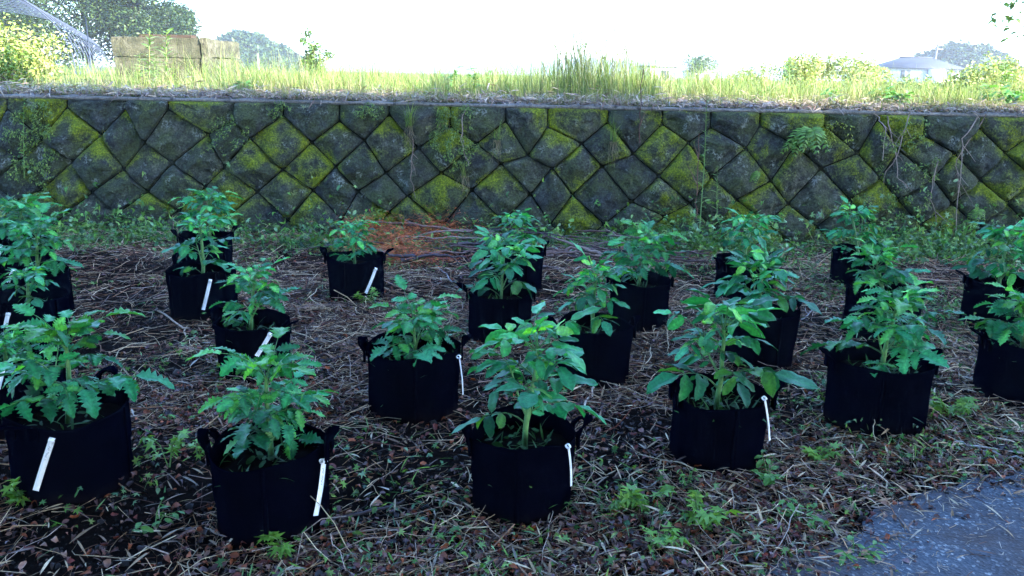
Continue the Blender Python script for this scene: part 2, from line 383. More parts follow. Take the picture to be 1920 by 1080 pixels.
for j in range(-1, 6):
    for i in range(-14, 44):
        if not (i+j) % 2: continue
        if j == -1:
            rc, lc = L(i+1, j), L(i-1, j); poly = [rc, np.array((rc[0], TOPV)), np.array((lc[0], TOPV)), lc, L(i, j+1)]
        else:
            poly = [L(i+1, j), L(i, j-1), L(i-1, j), L(i, j+1)]
        c = np.mean(poly, 0)
        if c[1] < -0.14: continue
        sd = jr.uniform(0, 100); bulge = jr.uniform(0.045, 0.085); flat = jr.uniform(12, 26)
        planes = [(jr.normal(0, 0.12), jr.uniform(-.48, -.10), jr.uniform(0.01, 0.05)), (jr.normal(0, 0.12), jr.uniform(.10, .48), jr.uniform(0.01, 0.05)), (jr.uniform(.05, .45), jr.normal(0, .15), jr.uniform(0.01, 0.06)), (jr.uniform(-.45, -.05), jr.normal(0, .15), jr.uniform(0.01, 0.06)), (jr.normal(0, .2), jr.normal(0, .2), jr.uniform(.01, .05))]
        rightness = min(1, max(0, (c[0]-1.0)/2.5))
        mossy = jr.uniform(-0.22, 0.46)
        if rightness > .4: flat *= .6
        out = outline(poly); dirs = out-c; ln_ = np.linalg.norm(dirs, axis=1); dirs = dirs*((ln_-0.002-0.002*rightness)/ln_)[:, None]; NS = len(out); NRG = 9
        V = []; moss = []
        for q in range(NRG+1):
            f = FR[q]
            for k in range(NS if q else 1):
                ed = 1-0.025*max(0, noise.noise(Vector((out[k][0]*14+sd, out[k][1]*14, 3)))+.1) if q >= 6 else 1
                px_, pz_ = c[0]+dirs[k][0]*f*ed, c[1]+dirs[k][1]*f*ed
                w = bulge*(1-f**flat)**0.6 if q < 9 else -0.12
                if q < 9:
                    nv = Vector((px_*5+sd, pz_*5, sd)); g_ = 1 if f < .93 else .5
                    w += (0.024*noise.fractal(nv, 1.0, 2.0, 4)+0.013*noise.fractal(nv*3.5, 1.0, 2.0, 3)+0.012*abs(noise.noise(nv*2.2)))*g_
                    w += max(-0.045, min(a_*(px_-c[0])+b_*(pz_-c[1])+d_ for a_, b_, d_ in planes))*(1.0 if f < 0.9 else 0.6)
                if q < 8: w = max(w, 0.014 if q == 7 else 0.022)
                elif q == 8: w = 0.0
                base = wall_pt(px_, pz_)
                V.append(base+np.array((0, -w, -0.1*w)))
                up = (pz_-c[1])/0.22
                mo = mossy+0.22*up+0.62*noise.fractal(Vector((px_*2.6, pz_*2.6, 9.0)), 1.0, 2.0, 5)+0.45*noise.noise((px_*9, pz_*9, 4))+0.20*(f > .8)
                moss.append(mo if q < 9 else -1)
        T = [(0, 1+k, 1+(k+1) % NS) for k in range(NS)]
        for q in range(1, NRG):
            o0, o1 = 1+(q-1)*NS, 1+q*NS
            for k in range(NS):
                k2 = (k+1) % NS; T += [(o0+k, o1+k, o1+k2), (o0+k, o1+k2, o0+k2)]
        MB().add(np.array(V), np.array(T)).build('stone', M['stone'], wall, True, {'moss': moss})
        VV = np.array(V)+np.array((0, WALL_Y0, 0)); SK.append(VV[:1+8*NS])
        for q in np.nonzero(np.array(moss) > 0.50)[0]: moss_pts.append((*VV[q], moss[q]))
from mathutils import kdtree
SK = np.concatenate(SK); KD = kdtree.KDTree(len(SK))
for q, v_ in enumerate(SK): KD.insert((v_[0], v_[2], 0), q)
KD.balance()
def wall_y(x, z):
    return min(SK[i_][1] for _, i_, _ in KD.find_n((x, z, 0), 4))
# dark packed core behind the stones, and the mortar coping
V = [wall_pt(x, s)+np.array((0, -0.008, 0)) for x in (-9, 9) for s in (-0.2, WALL_H-0.05)]
back = [np.array((x, 0.55, s)) for x in (-9, 9) for s in (-0.2, WALL_H-0.05)]
mb = MB(); mb.add(np.array(V+back), np.array([(0,2,3),(0,3,1),(4,5,7),(4,7,6),(1,3,7),(1,7,5),(0,1,5),(0,5,4),(2,6,7),(2,7,3)])); mb.build('rubble_core', M['core'], wall, False)
cx = np.arange(-8.5, 8.6, 0.06); V = []
for x in cx:
    wv = 0.012*vnoise(x, 0, 2.1, 6)+0.006*vnoise(x, 0, 9, 7); hv = 0.006*vnoise(x, 0, 4.4, 8)
    yf = BATTER-0.035+wv
    for (dy, z) in ((0.35, TOPV-0.02), (0.012, TOPV-0.012), (0, TOPV-0.002), (0, TOPV+0.012+hv), (0.012, TOPV+0.022+hv), (0.35, TOPV+0.026+hv)): V.append((x, yf+dy, z))
mb = MB(); mb.add(V, grid_tris(len(cx), 6)[:, ::-1]); mb.build('coping', M['coping'], wall, True)

# moss cushions on the stones
if moss_pts:
    mp = np.array(moss_pts); rr = np.random.default_rng(3)
    idx = rr.integers(0, len(mp), 26000); P = mp[idx, :3]+rr.normal(0, 0.010, (len(idx), 3))*np.array((1, 0.25, 1)); P[:, 1] -= 0.004
    tv = np.array([(-0.4, 0, 0), (0.4, 0, 0), (0, 0, 1.0), (0.1, 0.4, 0.6)]); tt = np.array([(0, 1, 2), (0, 3, 2)])
    N = len(P); RM = rotm(rr.uniform(-0.8, 0.8, N), rr.normal(0, 0.4, N), rr.uniform(0.2, 1.5, N))
    mb = MB(); scatter(mb, tv, tt, P, RM, rr.uniform(0.004, 0.011, N), pal([(0.13, 0.19, 0.004), (0.22, 0.28, 0.006), (0.06, 0.09, 0.004), (0.28, 0.31, 0.012)], N, rr))
    o = mb.build('moss', M['moss'], wall, False); o.location = (0, -WALL_Y0, 0); tag(o, kind='stuff')

# ------------------------------------------------------------------ leaf shapes
def leaflet(Ln, W, kind, r):
    if kind == 'lobed':
        s = np.linspace(0, 1, 14); w = (s+0.02)**0.55*(1-s)**0.75*1.75
        tooth = np.array([1, .8, 1.15, .60, 1.25, .60, 1.25, .64, 1.2, .70, 1.1, .8, 1.0, 1.0]); w = w*tooth
    elif kind == 'broad':
        s = np.linspace(0, 1, 10); w = (s+0.01)**0.55*(1-s)**0.62*1.62
        w = w*(1+0.06*np.where(np.arange(10) % 2, 1, -1))
    else:   # lance
        s = np.linspace(0, 1, 6); w = np.sin(math.pi*s**0.8)
    w[-1] = 0; w = w*W*0.5
    curl = r.uniform(0.08, 0.42); fold = r.uniform(0.05, 0.4); ph = r.uniform(0, 6.3); tw = r.normal(0, 0.15)
    V = []
    for k, sv in enumerate(s):
        for q in (-1, -0.5, 0, 0.5, 1):
            y = q*w[k]
            back = (-0.10*Ln*abs(q)*0.6 if kind == 'lobed' and k % 2 == 0 else 0)   # lobes point forward
            z = fold*abs(y)-curl*Ln*sv**2+0.05*W*math.sin(ph+sv*11+q*1.5)*abs(q)+(0.035*W if abs(q) == 0.5 else 0)
            V.append((sv*Ln-back*0.4, y+tw*z, z+tw*y*sv))
    return np.array(V), grid_tris(len(s), 5)
def frame(d, up):
    x = d/np.linalg.norm(d); y = np.cross(up, x); y /= np.linalg.norm(y)+1e-9; z = np.cross(x, y)
    return np.stack([x, y, z], 1)
def rot_axis(v, ax, a):
    ax = ax/np.linalg.norm(ax); return v*math.cos(a)+np.cross(ax, v)*math.sin(a)+ax*np.dot(ax, v)*(1-math.cos(a))
LEAFC = {'lobed': [(0.012, 0.165, 0.056), (0.020, 0.20, 0.060), (0.007, 0.105, 0.040), (0.055, 0.28, 0.045), (0.030, 0.22, 0.085)],
         'broad': [(0.011, 0.160, 0.056), (0.020, 0.20, 0.056), (0.075, 0.31, 0.038), (0.007, 0.105, 0.040), (0.030, 0.22, 0.085)]}
def make_leaf(kind, r, young=False):
    a0, a1 = (r.uniform(50, 75), r.uniform(-20, 25)) if young else (r.uniform(28, 58), r.uniform(-42, 0))
    n_ = 9; ts = np.linspace(0, 1, n_); P = [np.zeros(3)]; bend = r.normal(0, 0.25)
    for k in range(1, n_):
        a = R(a0+(a1-a0)*ts[k]**1.2); P.append(P[-1]+np.array((math.cos(a), math.sin(bend*ts[k])*math.cos(a), math.sin(a)))/(n_-1))
    P = np.array(P); tg = np.gradient(P, axis=0); tg /= np.linalg.norm(tg, axis=1)[:, None]
    mb = MB(); v, t = tube(P, np.linspace(0.017, 0.006, n_), 4); mb.add(v, t, (0.085, 0.22, 0.07))
    def at(t):
        f = t*(n_-1); i = min(n_-2, int(f)); return P[i]+(P[i+1]-P[i])*(f-i), tg[i]
    if kind == 'lobed': spec = [(.30, .18), (.42, .40), (.53, .15), (.63, .48), (.82, .44)]; term = 0.58; asp = 0.70
    else: spec = [(.42, .24), (.58, .50), (.82, .46)]; term = 0.60; asp = 0.64
    if young: spec = spec[1::2] if kind == 'lobed' else spec[1:]
    up0 = np.array((0, 0, 1.0)); cs = LEAFC[kind]
    def put(p, d, up, Ln):
        v, t = leaflet(Ln, Ln*asp*r.uniform(0.85, 1.15), kind, r); c = np.array(cs[r.integers(len(cs))])*r.uniform(0.8, 1.25)
        if young: c = c*np.array((1.45, 1.25, 0.95))
        F = frame(d, up); cc = np.tile(c, (len(v), 1)); cc[2::5] *= np.array((1.5, 1.35, 1.2)); mb.add(v@F.T+p, t, cc)
    for (tp, ln) in spec:
        for sgn in (-1, 1):
            p, tgn = at(tp+r.normal(0, 0.012)); nrm_ = np.cross(np.cross(tgn, up0), tgn); 
            d = rot_axis(tgn, nrm_, sgn*R(r.uniform(48, 80))); ax = np.cross(d, nrm_); d = rot_axis(d, ax, -R(r.uniform(-8, 38)))
            put(p+d*0.03, d, nrm_+r.normal(0, 0.22, 3), ln*r.uniform(0.8, 1.2))
    p, tgn = at(0.97); nrm_ = np.cross(np.cross(tgn, up0), tgn); put(p, tgn, nrm_+r.normal(0, 0.15, 3), term*r.uniform(0.9, 1.15))
    return mb
lr_ = np.random.default_rng(11)
LEAF = {}
for kd in ('lobed', 'broad'):
    LEAF[kd] = [make_leaf(kd, lr_).mesh('leaf', M['leaf']) for _ in range(12)]
    LEAF[kd+'_young'] = [make_leaf(kd, lr_, True).mesh('leaf', M['leaf']) for _ in range(6)]

def tomato_plant(base, H, spread, kind, r, label, nleaf=11, lean=(0, 0), shoots=1):
    root = empty('tomato_plant', base); tag(root, label, 'plant', 'young tomato plants in the grow bags')
    def stem(p0, d0, Ln, r0):
        n_ = 8; P = [np.array(p0, float)]; d = np.array(d0, float)
        for k in range(1, n_):
            d = d+r.normal(0, 0.05, 3)+np.array((0, 0, 0.06)); d /= np.linalg.norm(d); P.append(P[-1]+d*Ln/(n_-1))
        P = np.array(P); v, t = tube(P, np.linspace(r0, r0*0.55, n_), 6); 
        MB().add(v, t, (0.10, 0.24, 0.075)).build('stem', M['stem'], root); return P
    def leaf(p, az, sc, pool, tilt=0.0):
        o = link('leaf', LEAF[pool][r.integers(len(LEAF[pool]))], root); o.location = p
        o.rotation_euler = (r.normal(0, 0.15), tilt+r.normal(0, 0.12), az); o.scale = (sc, sc*(1 if r.random() < .5 else -1)*1.0, sc)
        if o.scale[1] < 0: o.scale[1] = sc
    d0 = np.array((lean[0]/H, lean[1]/H, 1.0)); sh = H*0.72
    P = stem((0, 0, -0.03), d0, sh+0.03, 0.0062+0.006*min(1, H/0.5))
    az = r.uniform(0, 6.28)
    def pt(PP, t):
        f = t*(len(PP)-1); i = min(len(PP)-2, int(f)); return PP[i]+(PP[i+1]-PP[i])*(f-i)
    for k in range(nleaf):
        t = 0.20+0.76*(k/(nleaf-1))**0.9; az += 2.399+r.normal(0, 0.3)
        sc = spread*(0.74 if t < 0.3 else 0.98-0.50*max(0, t-0.35)/0.65)*r.uniform(0.82, 1.12)
        leaf(pt(P, t), az, sc, kind, R(-15) if t < .35 else R(-9))
    for k in range(9):
        az += 2.399; leaf(pt(P, 0.88+0.12*k/8), az, spread*r.uniform(0.46, 0.80), kind+'_young', -R(r.uniform(0, 16)))
    for s_ in range(shoots):
        a2 = r.uniform(0, 6.28); q = pt(P, r.uniform(0.25, 0.45)); P2 = stem(q, (math.cos(a2)*0.5, math.sin(a2)*0.5, 0.8), H*r.uniform(0.35, 0.5), 0.0045)
        for k in range(5):
            a2 += 2.399; leaf(pt(P2, 0.55+0.11*k), a2, spread*r.uniform(0.5, 0.75), kind if k < 3 else kind+'_young')
    return root

# ------------------------------------------------------------------ grow bags
def grow_bag(cx, cy, D, H, haz, r, label, flop):
    rad = D/2; z0 = gz(cx, cy)-0.008
    root = empty('grow_bag', (cx, cy, z0)); tag(root, label, 'grow bag', 'black felt grow bags set out in columns')
    NA = 56; ph = r.uniform(0, 6.3, 6); sq = r.uniform(0.0, 0.045); rimamp = r.uniform(0.004, 0.012)
    def wob(a, t): return 1+sq*math.cos(2*(a-ph[0]))+0.018*math.sin(3*a+ph[1]+1.5*t)+0.014*t*math.sin(5*a+ph[2])+0.006*math.sin(9*a+ph[3]+4*t)+0.004*math.sin(14*a+ph[4])*(1-t)
    def rim(a): return rimamp*math.sin(2*a+ph[4])+0.004*math.sin(5*a+ph[5])
    prof = [(0.80, 0.0), (0.92, 0.004), (0.955, 0.018), (0.965, 0.05), (0.965, 0.3), (0.975, 0.55), (0.985, 0.8), (0.995, 0.97), (1.0, 1.0)]
    V = [(0, 0, 0.0)]
    ringz = []
    for (rf, t) in prof:
        for k in range(NA):
            a = 2*math.pi*k/NA; w = rad*rf*wob(a, t); crease = 0.003*math.sin(17*t+3*a+ph[1])*(0.1 < t < 0.9)
            V.append(((w+crease)*math.cos(a), (w+crease)*math.sin(a), t*H+rim(a)*t))
    for (rf, t) in [(0.975, 1.002), (0.965, 0.96), (0.955, 0.55)]:
        for k in range(NA):
            a = 2*math.pi*k/NA; w = rad*rf*wob(a, min(1, t)); V.append((w*math.cos(a), w*math.sin(a), t*H+rim(a)*min(1, t)))
    T = [(0, 1+(k+1) % NA, 1+k) for k in range(NA)]+[tuple(np.array(q)+1) for q in grid_tris(12, NA, True)]
    body = MB().add(V, np.array(T)).build('bag_body', M['felt'], root)
    # stitched side seam bands
    for s_ in (0, 1):
        a0 = haz+math.pi*s_; ca, sa = math.cos(a0), math.sin(a0); rr_ = rad*wob(a0, 1.0)+0.004
        er = np.array((ca, sa, 0)); et = np.array((-sa, ca, 0)); hz = H+rim(a0)
        Wd, half = 0.034, 0.042; pts = []; nr = []
        fl = flop[s_]
        # strap: sewn end, up over the rim, arch, down to the other sewn end
        for q in np.linspace(0, 1, 17):
            if q < 0.2: x = -half; z = -0.05+0.05*q/0.2
            elif q > 0.8: x = half; z = -0.05*(q-0.8)/0.2
            else:
                a = math.pi*(q-0.2)/0.6; x = -half*math.cos(a); z = 0.042*math.sin(a)
            pts.append((x, z))
        pts = np.array(pts); tg = np.gradient(pts, axis=0); tg /= np.linalg.norm(tg, axis=1)[:, None]
        V = []; amp = np.clip(pts[:, 1]/0.042, 0, 1)
        for k, (x, z) in enumerate(pts):
            zz = max(z, 0)
            lean_out = fl*zz*1.1; h = z if z < 0 else z*math.sqrt(max(0.05, 1-min(0.95, (fl*0.62)**2)))
            c = er*(rr_+lean_out+0.001)+et*x+np.array((0, 0, hz+h))
            # ribbon lies flat on the wall at the ends, turns edge-on over the arch
            wdir = et*(1-amp[k])+er*amp[k]*0.9+np.array((0, 0, 0.25*fl))*amp[k]; wdir /= np.linalg.norm(wdir)
            nn = np.cross(wdir, et*tg[k][0]+np.array((0, 0, tg[k][1]))); nn /= np.linalg.norm(nn)+1e-9
            for (wq, nq) in ((-.5, -.5), (.5, -.5), (.5, .5), (-.5, .5)): V.append(c+wdir*wq*Wd+nn*nq*0.0075+er*0.016*amp[k]*0)
        MB().add(V, np.concatenate([grid_tris(17, 4, True), [(0, 1, 2), (0, 2, 3), (64, 66, 65), (64, 67, 66)]])).build('handle', M['felt'], root, False)
    # vertical seams
    for s_ in (0, 1):
        a0 = haz+math.pi*(s_+.5)+r.normal(0, .25); V = []
        for t in np.linspace(.06, .99, 9):
            rr_ = rad*(0.965+.035*t)*wob(a0, t)+.0035
            for da, dr in ((-.008, -.004), (-.007, .001), (.007, .001), (.008, -.004)):
                a = a0+da/rad; V.append(((rr_+dr)*math.cos(a), (rr_+dr)*math.sin(a), t*H+rim(a0)*t))
        MB().add(V, grid_tris(9, 4)).build('seam', M['felt'], root)
    # soil
    sz = H*0.74; V = [(0, 0, sz)]
    for q in range(1, 7):
        for k in range(28):
            a = 2*math.pi*k/28; w = rad*0.957*wob(a, .8)*q/6; V.append((w*math.cos(a), w*math.sin(a), sz+0.010*noise.noise((w*math.cos(a)*22+cx*9, w*math.sin(a)*22, 0))-0.004*(q/6)**2))
    T = [(0, 1+k, 1+(k+1) % 28) for k in range(28)]
    for q in range(5):
        for k in range(28):
            a_, b_, c_, d_ = 1+q*28+k, 1+q*28+(k+1) % 28, 1+(q+1)*28+(k+1) % 28, 1+(q+1)*28+k; T += [(a_, d_, c_), (a_, c_, b_)]
    MB().add(V, T).build('potting_soil', M['potsoil'], root)
    return root, z0, sz

def sprouts(root, rad, sz, r, n_):
    mb = MB(); tv, tt = leaflet(1, 0.13, 'lance', r)
    P = np.stack([r.normal(0, rad*0.42, n_), r.normal(0, rad*0.42, n_), np.full(n_, sz-0.004)], 1); k = np.hypot(P[:, 0], P[:, 1]); P[k > rad*.9, :2] *= (rad*.9/k[k > rad*.9])[:, None]
    scatter(mb, tv, tt, P, rotm(r.uniform(0, 6.3, n_), r.uniform(0.3, 1.3, n_), r.normal(0, .4, n_)), r.uniform(0.03, 0.075, n_), pal([(0.04, 0.15, 0.03), (0.06, 0.19, 0.04), (0.03, 0.11, 0.03)], n_, r))
    tv, tt = leaflet(1, 0.6, 'broad', r); n2 = n_//3
    P = np.stack([r.normal(0, rad*0.4, n2), r.normal(0, rad*0.4, n2), np.full(n2, sz+0.012)], 1); k = np.hypot(P[:, 0], P[:, 1]); P[k > rad*.85, :2] *= (rad*.85/k[k > rad*.85])[:, None]
    scatter(mb, tv, tt, P, rotm(r.uniform(0, 6.3, n2), r.uniform(-0.1, 0.6, n2), r.normal(0, .4, n2)), r.uniform(0.02, 0.04, n2), pal([(0.04, 0.14, 0.03), (0.05, 0.17, 0.05)], n2, r))
    tag(mb.build('weed_sprouts', M['weed'], root), kind='stuff')

# x0, x1, y bottom, (x, y) of the plant top, half spread px, leaf kind, handle azimuth (deg, 0 = towards +X), flop, leaves, sprouts, where
POTS = [
 ('A', 40, 262, 946, 138, 590, 128, 'lobed', -100, (1.4, 0.6), 11, 20, 'road end of the crowded column farthest from the asphalt'),
 ('W', -70, 140, 822, 15, 620, 84, 'lobed', -80, (1.2, 0.8), 9, 10, 'second from the road in the column farthest from the asphalt'),
 ('V', -15, 132, 668, 58, 492, 58, 'broad', -70, (1.3, 0.5), 8, 10, 'third from the road in the column farthest from the asphalt'),
 ('U', 15, 138, 604, 62, 402, 72, 'lobed', 100, (0.6, 1.0), 12, 10, 'fourth from the road in the column farthest from the asphalt'),
 ('X', -15, 108, 535, 26, 362, 66, 'lobed', 10, (0.4, 1.0), 12, 10, 'wall end of the crowded column farthest from the asphalt'),
 ('B', 412, 624, 1032, 500, 655, 128, 'lobed', 2, (0.35, 0.55), 12, 40, 'road end of the seventh column from the asphalt'),
 ('L', 412, 548, 727, 470, 480, 72, 'lobed', -20, (1.3, 0.4), 11, 30, 'second from the road in the seventh column from the asphalt'),
 ('M', 325, 450, 605, 388, 385, 62, 'broad', -35, (1.2, 0.8), 10, 16, 'second from the wall in the seventh column from the asphalt'),
 ('N', 342, 440, 518, 395, 338, 58, 'lobed', 25, (0.6, 0.5), 11, 10, 'wall end of the seventh column from the asphalt'),
 ('G', 690, 866, 793, 785, 568, 96, 'lobed', 4, (0.5, 0.3), 11, 60, 'road end of the sixth column from the asphalt'),
 ('O', 617, 724, 568, 662, 400, 50, 'lobed', 5, (0.9, 0.4), 11, 16, 'beside the red-brown cedar brush, sixth column from the asphalt'),
 ('C', 876, 1076, 981, 972, 575, 132, 'broad', 8, (0.9, 0.2), 11, 50, 'road end of the fifth column from the asphalt'),
 ('P', 876, 998, 650, 945, 437, 78, 'broad', 5, (0.2, 0.9), 11, 20, 'middle of the fifth column from the asphalt'),
 ('Q', 905, 1017, 556, 982, 385, 54, 'broad', 15, (0.5, 0.8), 10, 12, 'wall end of the fifth column from the asphalt'),
 ('H', 1038, 1182, 723, 1112, 472, 80, 'broad', 6, (0.4, 0.9), 11, 24, 'road end of the fourth column from the asphalt'),
 ('R', 1137, 1254, 622, 1205, 420, 80, 'lobed', 12, (0.3, 0.8), 11, 40, 'wall end of the fourth column from the asphalt'),
 ('D', 1248, 1430, 888, 1335, 548, 120, 'broad', 3, (0.7, 0.3), 11, 90, 'road end of the third column from the asphalt'),
 ('I', 1345, 1482, 697, 1425, 482, 86, 'broad', 10, (0.3, 0.8), 10, 24, 'middle of the third column from the asphalt'),
 ('S', 1337, 1445, 572, 1385, 387, 58, 'broad', 20, (0.5, 0.9), 11, 12, 'wall end of the third column from the asphalt'),
 ('E', 1538, 1726, 822, 1645, 520, 100, 'lobed', 0, (0.4, 0.8), 12, 50, 'road end of the second column from the asphalt'),
 ('J', 1574, 1714, 645, 1650, 460, 76, 'lobed', 8, (0.3, 0.9), 11, 16, 'middle of the second column from the asphalt'),
 ('T', 1553, 1650, 544, 1607, 372, 54, 'broad', 40, (0.5, 0.9), 11, 10, 'wall end of the second column from the asphalt'),
 ('F', 1816, 2000, 772, 1912, 545, 92, 'lobed', -10, (0.4, 1.1), 12, 30, 'road end of the column nearest the asphalt'),
 ('K', 1788, 1935, 629, 1872, 408, 78, 'broad', -12, (0.4, 1.1), 11, 20, 'wall end of the column nearest the asphalt'),
]
BAG = {}
LOOK = {'lobed': 'feathery lobed-leaf tomato plant', 'broad': 'broad smooth-leaf tomato plant'}
for i_, (k_, x0, x1, yb, xt, yt, sp, kind, haz, flop, nl, nsp, where) in enumerate(POTS):
    r = np.random.default_rng(100+i_)
    f = on_z((x0+x1)/2, yb); dirh = Vector((f.x, f.y, 0)).normalized()
    rad = 0.17
    for _ in range(6):
        c = f+dirh*rad; depth = (Vector((c.x, c.y, 0.2))-CAM).dot(FW); rad = 0.5*(x1-x0)*depth/FPX*0.985
    rad = min(0.20, max(0.145, rad)); c = f+dirh*rad*0.97
    H = 0.265*(rad/0.168)**0.5
    root, z0, sz = grow_bag(c.x, c.y, 2*rad, H, R(haz), r, 'black felt grow bag, '+where, flop)
    sprouts(root, rad, sz, r, max(8, nsp))
    base = Vector((c.x+r.normal(0, 0.012), c.y+r.normal(0, 0.012), z0+sz-0.004))
    top = on_y(xt, yt, c.y); Hp = max(0.2, top.z-base.z)
    depth = (base-CAM).dot(FW)
    tomato_plant(base, Hp, sp*depth/FPX*0.95, kind, r, LOOK[kind]+', '+where, max(7, int(nl*.92)), ((top.x-base.x)*0.8, 0), shoots=1+int(nl > 11))
    BAG[k_] = (c, rad, H, z0, where)

# ------------------------------------------------------------------ plant tags
def surf(px, py, bag, gap=0.004):
    c, rad, H, z0, _ = bag; d = ray(px, py); o = CAM-Vector((c.x, c.y, 0)); R_ = rad*1.0+gap
    a = d.x*d.x+d.y*d.y; b_ = o.x*d.x+o.y*d.y; cc = o.x*o.x+o.y*o.y-R_*R_; disc = b_*b_-a*cc
    t = (-b_-math.sqrt(disc))/a if disc > 0 else -b_/a
    return CAM+d*t
def plant_tag(bag, top, bot, label, width=0.013, writing=False):
    a = np.array(surf(*top, bag, 0.010)); b_ = np.array(surf(*bot, bag, 0.016))
    root = empty('plant_tag', a); tag(root, label, 'plant tag', 'white plant tags hanging from the grow bags')
    d = b_-a; L_ = np.linalg.norm(d); d /= L_; c = bag[0]; mid = (a+b_)/2
    out = np.array((mid[0]-c.x, mid[1]-c.y, 0)); out /= np.linalg.norm(out); view = np.array(CAM)-mid; view /= np.linalg.norm(view)
    nn = out*0.75+view*0.25; nn -= d*np.dot(nn, d); nn /= np.linalg.norm(nn); w = np.cross(d, nn)
    V = []; ks = np.linspace(0, 1, 9)
    for k in ks:
        p = d*L_*k+nn*(0.004*math.sin(math.pi*k))
        for (q, e) in ((-.5, -.5), (.5, -.5), (.5, .5), (-.5, .5)): V.append(p+w*q*width+nn*e*0.0012)
    V = np.array(V); T = np.concatenate([grid_tris(9, 4, True), [(0, 1, 2), (0, 2, 3), (32, 34, 33), (32, 35, 34)]])
    strip = MB().add(V, T).build('strip', M['tag'], root, False)
    # the loop that closes round the strap
    V = []
    for k in range(15):
        an = 2*math.pi*k/14; p = d*(0.006-0.016*(1-math.cos(an))*0.5)+nn*(-0.002-0.010*math.sin(an))*1.0
        for (q, e) in ((-.5, -.5), (.5, -.5), (.5, .5), (-.5, .5)):
            V.append(p+w*q*width*0.95+(d*math.cos(an)*e+nn*math.sin(an)*e)*0.001)
    MB().add(np.array(V), grid_tris(15, 4, True)).build('loop', M['tag'], root, False)
    if writing:
        rr = np.random.default_rng(int(top[0])); mb = MB(); t0 = 0.018
        for word in (5, 6, 1):
            for s_ in range(word):
                P = [d*(t0+0.0035*q)+w*rr.uniform(-0.0035, 0.0035)+nn*(0.0010+0.004*math.sin(math.pi*(t0+0.0035*q)/L_)) for q in np.linspace(0, 1, 4)]
                v, t = tube(P, 0.00045, 3); mb.add(v, t); t0 += 0.0036
            t0 += 0.004
        mb.build('handwriting', M['ink'], strip, False)
for (k_, tp, bt, w) in (('A', (97, 826), (67, 920), True), ('B', (607, 866), (592, 967), True), ('C', (1066, 838), (1071, 911), False),
        ('D', (1434, 748), (1443, 826), False), ('G', (861, 670), (868, 740), False), ('L', (506, 628), (481, 668), False), ('M', (394, 527), (381, 581), False),
        ('O', (704, 505), (686, 550), False), ('X', (2, 462), (-8, 498), False), ('U', (25, 508), (15, 530), False), ('V', (15, 590), (10, 614), False), ('W', (5, 692), (-5, 730), False)):
    plant_tag(BAG[k_], tp, bt, 'white tag, bag '+BAG[k_][4], 0.019 if k_ not in 'DGC' else 0.009, w)

# ------------------------------------------------------------------ ground litter (nobody could count it)
lr2 = np.random.default_rng(5)
BC = np.array([(v[0].x, v[0].y, v[1]) for v in BAG.values()])
def ground_pts(N, y0=1.4, y1=6.95, prob=None, r=lr2, road=False):
    out = []
    while sum(map(len, out)) < N:
        y = r.uniform(y0, y1, N*2); x = r.uniform(-1, 1, N*2)*(0.72*y+0.5); P = np.stack([x, y], 1)
        # even density over the ground: thin the narrow near part
        keep = r.random(len(P)) < (0.72*y+0.5)/(0.72*y1+0.5)
        P = P[keep]
        d = np.sqrt(((P[:, None]-BC[None, :, :2])**2).sum(-1))-BC[None, :, 2]; P = P[d.min(1) > -0.005]
        if prob is not None: P = P[r.random(len(P)) < prob(P)]
        if not road: P = P[r.random(len(P)) > np.clip(asphalt_side(P)/0.25+0.1, 0, 0.975)]
        out.append(P)
    P = np.concatenate(out)[:N]; return np.column_stack([P, gza(P)])
def fmask(P, s, seed, lo, hi): return np.clip((vn(P, s, seed)-lo)/(hi-lo), 0.0, 1)
# the soil stays bare and wet in patches between the near bags
BARE = [(*on_z(px, py)[:2], rr_) for px, py, rr_ in ((690, 930, .27), (330, 930, .32), (250, 860, .22), (640, 870, .18), (230, 560, .36), (200, 660, .34), (330, 700, .22), (1200, 800, .32), (1130, 880, .26), (1500, 760, .28), (1480, 640, .25), (840, 870, .26), (100, 1010, .2), (1760, 730, .2))]
def dry(P):
    k = np.clip(0.25+1.2*fmask(P, 1.1, 3, -0.22, 0.22), 0, 1)
    for bx, by_, br_ in BARE: k = k*(1-0.97*np.exp(-((P[:, 0]-bx)**2+(P[:, 1]-by_)**2)/br_**2))
    return k
TW = [(0.30, 0.15, 0.085), (0.08, 0.038, 0.026), (0.46, 0.29, 0.16), (0.03, 0.016, 0.012), (0.62, 0.46, 0.29), (0.30, 0.20, 0.16), (0.14, 0.042, 0.022), (0.02, 0.011, 0.010), (0.015, 0.009, 0.008), (0.05, 0.022, 0.014), (0.03, 0.014, 0.010)]
